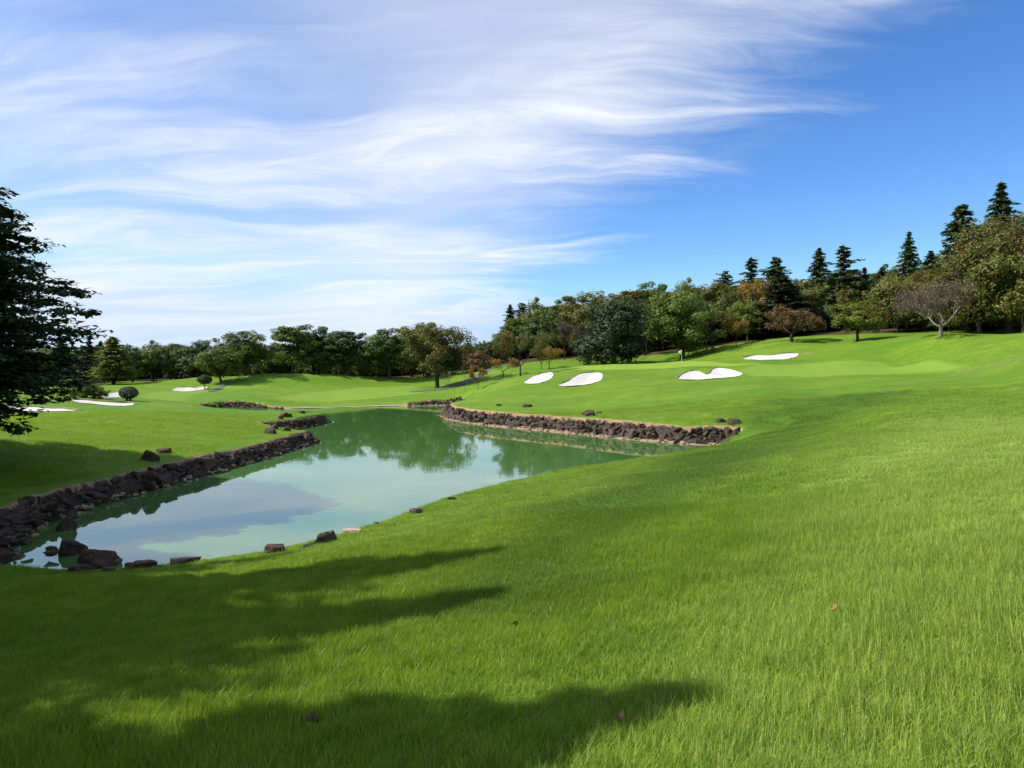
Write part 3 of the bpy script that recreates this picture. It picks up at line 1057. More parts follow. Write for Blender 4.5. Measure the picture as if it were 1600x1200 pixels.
PILE = thing('rock_pile', 'tumbled dark rock pile in the near left corner of the pond', 'rocks', (-11.3, 16.2, 0))
for k in range(64):
    u = random.random()
    ax, ay = (-12.5 + 0.4 * u, 19.6 - 4.8 * u) if u < 0.7 else (-12.2 + (u - 0.7) * 7.5, 16.2 - (u - 0.7) * 6.0)
    wdt = random.uniform(0.0, 1.0) * (0.25 + 0.6 * u)
    o = bpy.data.objects.new('stone', random.choice(STONES))
    COL.objects.link(o)
    o.parent = PILE
    o.location = (ax + 0.2 + wdt + 11.3, ay + 0.3 * wdt - 16.2, 0.42 - 0.42 * wdt + random.uniform(-0.06, 0.06))
    o.rotation_euler = (random.uniform(-.4, .4), random.uniform(-.4, .4), random.uniform(0, 6.28))
    q = random.uniform(0.18, 0.46)
    o.scale = (q * 1.3, q, q * 0.62)

# single boulders: px, py of the base, width px, height px, aspect depth, seed, material, label
BOULDERS = [
    (146, 886, 54, 24, 0.8, 1, 'rock', 'large flat topped boulder standing in the shallow near corner of the pond'),
    (104, 868, 43, 21, 0.8, 2, 'rock', 'sloping boulder behind the flat topped one in the shallows'),
    (171, 883, 28, 8, 0.7, 3, 'rock_lit', 'low flat slab touching the right side of the flat topped boulder'),
    (78, 862, 17, 8, 0.8, 4, 'rock', 'small diamond shaped stone in the water left of the sloping boulder'),
    (98, 829, 26, 19, 0.9, 5, 'rock', 'rounded boulder alone in the water below the shaded wall'),
    (113, 811, 16, 5, 0.6, 6, 'rock', 'thin flat stone just behind the rounded boulder in the water'),
    (125, 893, 40, 9, 0.8, 7, 'rock', 'low rock at the foot of the flat topped boulder'),
    (168, 893, 20, 7, 0.7, 8, 'rock', 'small pointed stone in the turf edge right of the shallows'),
    (200, 889, 22, 8, 0.7, 9, 'rock', 'small jagged rock at the waterline, left of two together'),
    (222, 887, 36, 9, 0.7, 10, 'rock', 'long jagged rock at the waterline, right of two together'),
    (286, 880, 47, 8, 0.6, 11, 'rock', 'long low slab at the turf edge under the shadow'),
    (427, 865, 31, 12, 0.8, 12, 'rock', 'dark block of rock at the near waterline beside the shadow'),
    (478, 857, 19, 7, 0.8, 13, 'rock', 'small dark stone left of the round brown boulder'),
    (506, 849, 33, 17, 0.9, 14, 'rock_lit', 'round brown boulder half out of the water at the near shore'),
    (546, 833, 32, 5, 0.6, 15, 'pink_stone', 'flat pinkish stone lying in the shallows right of the round boulder'),
    (588, 819, 8, 3, 0.8, 16, 'rock', 'tiny dark stone in the water past the pinkish slab'),
    (650, 802, 22, 6, 0.7, 17, 'rock', 'dark stone in the turf where the near shore bends away'),
    (706, 781, 14, 4, 0.7, 18, 'rock', 'little dark stone farthest along the near turf shore'),
    (231, 720, 25, 17, 0.9, 119, 'rock', 'large dark boulder on top of the left bank at the shadow tip'),
    (254, 708, 21, 7, 0.8, 20, 'rock', 'low dark boulder behind the large one on the left bank'),
    (443, 652, 11, 8, 0.9, 21, 'rock', 'left of the pair of dark boulders on the farther promontory'),
    (449, 651, 12, 5, 0.9, 22, 'rock', 'right of the pair of dark boulders on the farther promontory'),
    (438, 655, 7, 5, 0.9, 23, 'rock', 'smallest dark boulder in front of the pair on the promontory'),
    (471, 646, 11, 5, 0.9, 24, 'rock', 'dark boulder near the outer tip of the farther promontory'),
    (420, 678, 17, 9, 0.9, 25, 'rock', 'left dark boulder of three on the nearer promontory'),
    (428, 671, 13, 8, 0.9, 26, 'rock', 'pointed dark boulder in the middle of three on the nearer promontory'),
    (446, 674, 13, 7, 0.9, 27, 'rock', 'right dark boulder of three on the nearer promontory'),
    (824, 636, 15, 5, 0.8, 28, 'rock', 'flat dark boulder in the lawn left above the right wall'),
    (779, 634, 9, 3, 0.8, 29, 'rock_lit', 'little sunken stone leftmost in the lawn above the right wall'),
    (923, 650, 16, 9, 0.9, 30, 'rock_lit', 'rounded brown boulder in the middle of the right wall top'),
    (913, 648, 8, 4, 0.9, 31, 'rock_lit', 'small stone touching the left of the rounded brown boulder'),
    (937, 646, 9, 3, 0.9, 32, 'rock_lit', 'small stone touching the right of the rounded brown boulder'),
    (1127, 660, 16, 6, 0.8, 33, 'rock', 'left of two dark boulders at the right end of the wall'),
    (1152, 663, 24, 9, 0.8, 34, 'rock', 'right, larger of two dark boulders at the end of the wall'),
]
for (px, py, wp2, hp, asp, seed, mk, lab) in BOULDERS:
    p = G(px, py)
    if p[2] < 0.0:                                   # standing in the water: meet the surface instead
        d = ray(px, py)
        yy = -CAM_Z / d[2]
        p = np.array([d[0] * yy, yy, 0.0])
    wd = wp2 * p[1] / F
    ht = hp * p[1] / F
    me = rock_mesh('boulder', 500 + seed, [M[mk]], (wd * 1.12, wd * asp * 1.1, ht * 1.75), 2 if wp2 > 14 else 1, 18)
    o = obj('boulder', me, None, (p[0], p[1] + wd * asp * 0.3, p[2] + ht * 0.22), (0, 0, random.uniform(-0.35, 0.35)))
    tag(o, lab, 'boulder', 'loose boulders round the pond')


# ------------------------------------------------------------------ trees
def tube(path, rad, sides=6):
    """tapered tube along points; returns verts, quads"""
    path = np.asarray(path, float)
    n = len(path)
    tg = np.gradient(path, axis=0)
    vv = []
    for i in range(n):
        t = tg[i] / (np.linalg.norm(tg[i]) + 1e-9)
        u = np.cross(t, (0, 0, 1) if abs(t[2]) < 0.9 else (1, 0, 0))
        u /= np.linalg.norm(u)
        v = np.cross(t, u)
        for k in range(sides):
            a = 2 * math.pi * k / sides
            vv.append(path[i] + rad[i] * (math.cos(a) * u + math.sin(a) * v))
    ff = []
    for i in range(n - 1):
        for k in range(sides):
            k2 = (k + 1) % sides
            ff.append((i * sides + k, i * sides + k2, (i + 1) * sides + k2, (i + 1) * sides + k))
    return np.array(vv), np.array(ff)


def join(parts):
    vv, ff, b = [], [], 0
    for v, f in parts:
        vv.append(v)
        ff.append(f + b)
        b += len(v)
    return np.concatenate(vv), np.concatenate(ff)


def leaves(cent, nrm, size, rng, aspect=0.55, along=None):
    """pointed four-cornered leaf faces round the given centres"""
    n = len(cent)
    nrm = nrm / (np.linalg.norm(nrm, axis=1)[:, None] + 1e-9)
    if along is None:
        along = rng.normal(size=(n, 3))
    u = along - nrm * (along * nrm).sum(1)[:, None]
    u /= (np.linalg.norm(u, axis=1)[:, None] + 1e-9)
    v = np.cross(nrm, u)
    s = np.asarray(size).reshape(-1, 1) * 0.5
    bend = nrm * s * 0.25
    vv = np.stack([cent - u * s - bend, cent + v * s * aspect, cent + u * s - bend, cent - v * s * aspect], 1).reshape(-1, 3)
    ff = np.arange(4 * n).reshape(n, 4)
    return vv, ff


def unit(v):
    return v / (np.linalg.norm(v, axis=-1, keepdims=True) + 1e-9)


def proto_of(crown, trunk, top=98.0):
    co = np.empty(len(crown.vertices) * 3, np.float32)
    crown.vertices.foreach_get('co', co)
    co = co.reshape(-1, 3)
    lo, hi = np.percentile(co, 0.7, axis=0), np.percentile(co, 99.3, axis=0)
    return dict(crown=crown, trunk=trunk, H=float(np.percentile(co[:, 2], top)), W=float((hi - lo)[:2].mean()))


def broadleaf(seed, H=10.0, R=4.5, base=0.28, lobes=8, clusters=95, per=95, leaf=0.34, flat=1.0, trunk_r=0.22, bark='bark', open_=0.0, name='tree'):
    """round-headed tree: crown of overlapping lobes, each filled with clumps of leaves"""
    rng = np.random.default_rng(seed)
    zc = H * (base + (1 - base) * 0.5)
    hh = H * (1 - base) * 0.5
    lob = []
    for i in range(lobes):
        a = 2 * math.pi * (i / lobes) + rng.uniform(-0.5, 0.5)
        rr_ = R * rng.uniform(0.32, 0.62)
        zz = zc + hh * rng.uniform(-0.75, 0.55)
        fall = math.sqrt(max(0.1, 1 - ((zz - zc) / hh) ** 2))
        lob.append((np.array([math.cos(a) * rr_ * fall, math.sin(a) * rr_ * fall, zz]), R * rng.uniform(0.40, 0.58)))
    lob.append((np.array([rng.uniform(-.2, .2) * R, rng.uniform(-.2, .2) * R, zc + hh * 0.52]), R * 0.46))
    lob.append((np.array([0, 0, zc]), R * 0.62))
    cc = []
    while len(cc) < clusters:
        c0, r0 = lob[rng.integers(len(lob))]
        d = unit(rng.normal(size=3))
        q = c0 + d * r0 * rng.uniform(0.55, 1.02) * np.array([1, 1, flat * hh / R if hh < R else 1])
        if q[2] < H * base * 0.92 or q[2] > H:
            continue
        cc.append(q)
    cc = np.array(cc)
    P, N = [], []
    core = np.array([0, 0, zc])
    for c in cc:
        rc = R * rng.uniform(0.12, 0.24)
        k = int(per * rng.uniform(0.6, 1.4))
        d = unit(rng.normal(size=(k, 3)))
        rad = rng.uniform(0.35, 1.0, (k, 1)) ** 0.6
        P.append(c + d * rad * rc * np.array([1.1, 1.1, 0.85]))
        N.append(d * 0.75 + unit(c - core) * 0.5 + np.array([0, 0, 0.45]) + rng.normal(size=(k, 3)) * 0.45)
    P, N = np.concatenate(P), np.concatenate(N)
    vv, ff = leaves(P, N, leaf * rng.uniform(0.6, 1.35, len(P)), rng, 0.62)
    crown = mesh_np(name + '_crown', vv, ff, [LEAF['mid']], False, None, {'tint': np.clip(rng.normal(0.45, 0.25, len(ff)), 0, 1)})
    # trunk and limbs
    parts = []
    fork = H * (base + 0.08)
    wob = rng.uniform(-0.25, 0.25, 2)
    tp = [np.array([0, 0, -0.3]), np.array([0, 0, 0.25]), np.array([wob[0] * .3, wob[1] * .3, fork * 0.5]), np.array([wob[0], wob[1], fork]), np.array([wob[0], wob[1], zc + hh * 0.35])]
    parts.append(tube(tp, [trunk_r * 1.5, trunk_r * 1.12, trunk_r, trunk_r * 0.85, trunk_r * 0.2], 8))
    far = cc[np.argsort(-np.linalg.norm(cc - core, axis=1))][:40]
    for c in far[rng.permutation(len(far))[:14]]:
        s = np.array([wob[0], wob[1], fork + rng.uniform(-0.1, 0.28) * H * 0.5])
        m = s * 0.5 + c * 0.5 + np.array([0, 0, 0.06 * H]) * rng.uniform(-0.3, 1)
        parts.append(tube([s, m, c], [trunk_r * 0.48, trunk_r * 0.28, trunk_r * 0.08], 5))
    tv, tf = join(parts)
    trunk = mesh_np(name + '_trunk', tv, tf, [M[bark]], True)
    return proto_of(crown, trunk)


def conifer(seed, H=16.0, R=2.6, base=0.10, whorls=34, per=7, leaf=0.36, droop=0.35, ragged=0.35, shape=0.9, trunk_r=0.2, dens=1.0, tip=0.02, name='conifer', spray=1.0, belly=None):
    """spired tree: whorls of drooping boughs, each bough a flat spray of needle tufts"""
    rng = np.random.default_rng(seed)
    P, N, A = [], [], []
    parts = [tube([(0, 0, -0.3), (0, 0, H * 0.3), (0, 0, H * 0.7), (0, 0, H)], [trunk_r * 1.2, trunk_r, trunk_r * 0.55, 0.02], 7)]
    for i in range(whorls):
        u = base + (1 - base) * ((i + rng.uniform(-.3, .3)) / whorls)
        u = min(max(u, base), 0.995)
        z = H * u
        rr_ = R * (((1 - u) / (1 - base)) ** shape + tip) * rng.uniform(1 - ragged, 1 + ragged * 0.4)
        if belly is not None:
            rr_ = R * np.interp(u, *belly) * rng.uniform(1 - ragged, 1 + ragged * 0.3)
        nb = max(3, int(per * rng.uniform(0.7, 1.3)))
        a0 = rng.uniform(0, 6.28)
        for b in range(nb):
            a = a0 + 2 * math.pi * b / nb + rng.uniform(-.35, .35)
            L = rr_ * rng.uniform(0.62, 1.15)
            z = H * min(u + rng.uniform(-0.5, 0.5) * (1 - base) / whorls * 1.6, 0.997)
            dr = droop * rng.uniform(0.5, 1.3)
            k = max(6, int(26 * dens * L / max(R, 1) + 8))
            t = rng.uniform(0.12, 1.0, k)
            out = np.array([math.cos(a), math.sin(a), 0])
            side = np.array([-math.sin(a), math.cos(a), 0])
            zz = L * (0.18 * t - dr * t ** 2 + 0.18 * dr * t ** 4)
            wd = L * 0.26 * spray * (1.05 - t) + 0.06 * L
            sd_ = rng.uniform(-1, 1, k) * wd
            q = out * (t * L)[:, None] + side * sd_[:, None]
            q[:, 2] = z + zz + rng.normal(0, 0.03 * L + 0.03, k) - np.abs(sd_) * 0.18
            P.append(q)
            N.append(np.array([0, 0, 0.8]) + out * 0.45 + rng.normal(size=(k, 3)) * 0.42)
            A.append(out + side * (sd_ / (wd + 1e-6))[:, None] * 0.8 - np.array([0, 0, dr * 0.8]) + rng.normal(size=(k, 3)) * 0.3)
            if b % 2 == 0 and L > 0.6:
                pth = [(0, 0, z), tuple(out * L * 0.5 + np.array([0, 0, z + L * (0.09 - dr * .25)])), tuple(out * L * 0.92 + np.array([0, 0, z + L * (0.16 - dr * .8)]))]
                parts.append(tube(pth, [trunk_r * 0.22, trunk_r * 0.13, 0.01], 4))
    P, N, A = np.concatenate(P), np.concatenate(N), np.concatenate(A)
    vv, ff = leaves(P, N, leaf * rng.uniform(0.65, 1.4, len(P)), rng, 0.45, A)
    crown = mesh_np(name + '_crown', vv, ff, [LEAF['fir']], False, None, {'tint': np.clip(rng.normal(0.45, 0.25, len(ff)), 0, 1)})
    tv, tf = join(parts)
    trunk = mesh_np(name + '_trunk', tv, tf, [M['bark']], True)
    return proto_of(crown, trunk, 99.9)


def twiggy(seed, H=6.0, R=4.0, fork=0.22, levels=5, trunk_r=0.2, leaf=0.16, per_tip=7, bark='bark_pale', spread=0.75, name='bare_tree', rise=0.3):
    """wide-headed tree with its branching showing and few leaves left"""
    rng = np.random.default_rng(seed)
    parts, tips = [], []

    def grow(p, d, L, r, lev):
        m = p + d * L * 0.5 + rng.normal(size=3) * L * 0.06
        e = p + d * L + rng.normal(size=3) * L * 0.06
        parts.append(tube([p, m, e], [r, r * 0.82, r * 0.62], 6 if lev < 2 else 3))
        if lev >= levels:
            tips.append((e, d, L))
            return
        if lev >= levels - 2:
            tips.append((m, d, L))
        for _ in range(3 if lev in (0, 2, 3) else 2 + (rng.random() < 0.5)):
            dd = d + unit(rng.normal(size=3) * np.array([1, 1, 0.55])) * spread
            dd = unit(dd * np.array([1.1, 1.1, 0.75]) + np.array([0, 0, rise * 0.4]))
            grow(e, dd, L * rng.uniform(0.62, 0.85), r * 0.58, lev + 1)
    s = np.array([0, 0, H * fork])
    parts.append(tube([(0, 0, -0.2), (0.03, 0, H * fork * .5), s], [trunk_r * 1.35, trunk_r, trunk_r * 0.9], 8))
    k = 4
    for i in range(k):
        a = 2 * math.pi * i / k + rng.uniform(-.4, .4)
        grow(s, unit(np.array([math.cos(a), math.sin(a), rng.uniform(0.5, 0.95)])), H * 0.27, trunk_r * 0.6, 1)
    tv, tf = join(parts)
    ext = max(np.percentile(np.abs(tv[:, 0]), 99.5), np.percentile(np.abs(tv[:, 1]), 99.5))
    top = tv[:, 2].max()
    P, N = [], []
    for e, d, L in tips:
        q = e + rng.normal(size=(per_tip, 3)) * L * 0.35
        P.append(q)
        N.append(rng.normal(size=(per_tip, 3)) + np.array([0, 0, .5]))
    P, N = np.concatenate(P), np.concatenate(N)
    vv, ff = leaves(P, N, leaf * rng.uniform(0.6, 1.3, len(P)), rng, 0.5)
    sc = np.array([R / ext, R / ext, 1.0])
    scz = np.array([1, 1, H / top])
    tv, vv = tv * sc * scz, vv * sc * scz
    crown = mesh_np(name + '_crown', vv, ff, [LEAF['grey']], False, None, {'tint': np.clip(rng.normal(0.45, 0.25, len(ff)), 0, 1)})
    trunk = mesh_np(name + '_trunk', tv, tf, [M[bark]], True)
    return proto_of(crown, trunk)


def clipped(seed, H, R, zc, squash, stems, leaf=0.10, n=9000, name='clipped'):
    """clipped shrub or ball tree: an even shell of small leaves on one or more stems"""
    rng = np.random.default_rng(seed)
    d = unit(rng.normal(size=(n, 3)))
    wob = 1 + 0.05 * np.sin(d[:, 0] * 6 + seed) * np.sin(d[:, 1] * 5) + 0.04 * np.sin(d[:, 2] * 9 + d[:, 0] * 7)
    P = d * (R * wob * rng.uniform(0.80, 1.02, n))[:, None] * np.array([1, 1, squash]) + np.array([0, 0, zc])
    N = d + rng.normal(size=(n, 3)) * 0.5
    vv, ff = leaves(P, N, leaf * rng.uniform(0.6, 1.3, n), rng, 0.6)
    crown = mesh_np(name + '_crown', vv, ff, [LEAF['evergreen']], False, None, {'tint': np.clip(rng.normal(0.45, 0.25, n), 0, 1)})
    parts = []
    for k in range(stems):
        a = 6.28 * k / stems
        o_ = 0.0 if stems == 1 else R * 0.5
        parts.append(tube([(math.cos(a) * o_ * 0.3, math.sin(a) * o_ * 0.3, -0.2), (math.cos(a) * o_ * .6, math.sin(a) * o_ * .6, zc * 0.5), (math.cos(a) * o_, math.sin(a) * o_, zc)], [0.08, 0.06, 0.04], 6))
    tv, tf = join(parts)
    return proto_of(crown, mesh_np(name + '_trunk', tv, tf, [M['bark']], True))


PROTO = {
    'round1': broadleaf(1, 10, 4.4, 0.10, 11, 150, 85, 0.32),
    'round2': broadleaf(2, 10, 4.4, 0.13, 10, 145, 85, 0.32),
    'round3': broadleaf(3, 10, 4.2, 0.15, 11, 145, 85, 0.31),
    'tall1': broadleaf(4, 12, 4.0, 0.12, 12, 160, 85, 0.32),
    'tall2': broadleaf(5, 12, 4.1, 0.15, 11, 150, 85, 0.32),
    'dense': broadleaf(6, 10, 5.6, 0.07, 12, 190, 95, 0.36, trunk_r=0.3),
    'big': broadleaf(7, 11, 5.4, 0.12, 12, 190, 95, 0.30, trunk_r=0.3),
    'olive_big': broadleaf(31, 11, 5.4, 0.08, 14, 330, 130, 0.21, trunk_r=0.3),
    'wide': broadleaf(8, 8, 5.0, 0.20, 11, 130, 80, 0.30, flat=0.8),
    'feature': broadleaf(9, 8.2, 4.2, 0.20, 10, 175, 110, 0.24, trunk_r=0.24),
    'low': broadleaf(10, 5, 3.2, 0.04, 9, 90, 80, 0.26, trunk_r=0.12),
    'umbrella': twiggy(11, 5.2, 3.9, 0.22, 5, 0.2, 0.26, 26, 'bark', 0.8),
    'bare': twiggy(12, 7.0, 4.6, 0.16, 6, 0.24, 0.20, 9, 'bark_pale', 0.72, rise=0.5),
    'halfbare': twiggy(13, 8.0, 3.4, 0.22, 5, 0.16, 0.24, 22, 'bark', 0.62, rise=0.9),
    'sapling': twiggy(14, 2.6, 0.9, 0.25, 4, 0.05, 0.10, 3, 'bark_pale', 0.6, rise=0.9),
    'small': twiggy(15, 3.4, 1.6, 0.25, 4, 0.07, 0.17, 22, 'bark', 0.65, rise=0.7),
    'spire1': conifer(21, 16, 2.7, 0.06, 44, 9, 0.40, 0.34, 0.35, 0.80, dens=1.5),
    'spire2': conifer(22, 16, 2.9, 0.06, 42, 9, 0.40, 0.30, 0.42, 0.76, dens=1.5),
    'spire3': conifer(23, 17, 2.4, 0.06, 46, 9, 0.40, 0.40, 0.30, 0.85, dens=1.5),
    'spire4': conifer(61, 16, 3.1, 0.06, 32, 8, 0.42, 0.18, 0.55, 0.62, dens=1.9),
    'spire5': conifer(62, 17, 2.6, 0.05, 50, 8, 0.36, 0.50, 0.50, 1.05, dens=1.6),
    'fir2': conifer(63, 15, 3.8, 0.05, 34, 9, 0.40, 0.42, 0.55, 0.9, 0.26, 1.8),
    'fir': conifer(24, 15, 4.0, 0.06, 40, 10, 0.42, 0.28, 0.40, 0.72, 0.26, 1.6),
    'cone': conifer(25, 10, 2.9, 0.10, 40, 10, 0.34, 0.10, 0.16, 0.62, 0.18, 1.3),
    'pine': conifer(26, 14, 3.0, 0.42, 16, 7, 0.50, -0.05, 0.45, 0.45, 0.2, 1.3, 0.1),
    'topiary': clipped(27, 2.9, 0.95, 1.95, 0.95, 1),
    'dome': clipped(28, 1.9, 1.35, 1.15, 0.62, 6),
    'shadow_fir': conifer(29, 9, 2.3, 0.06, 34, 9, 0.40, 0.30, 0.28, 0.80, 0.16, 1.8),
}


def plant(name, cat, proto, x, y, H, W, leafm, label, group=None, rz=None, bark=None):
    p = PROTO[proto]
    z = gz(x, y)
    s = W / p['W']
    t = thing(name, label, cat, (x, y, z - 0.05), random.uniform(0, 6.28) if rz is None else rz, (s, s, H / p['H']), group)
    c = obj('crown', p['crown'], t)
    set_mat(c, LEAF[leafm])
    k = obj('trunk', p['trunk'], t)
    if bark:
        set_mat(k, M[bark])
    return t


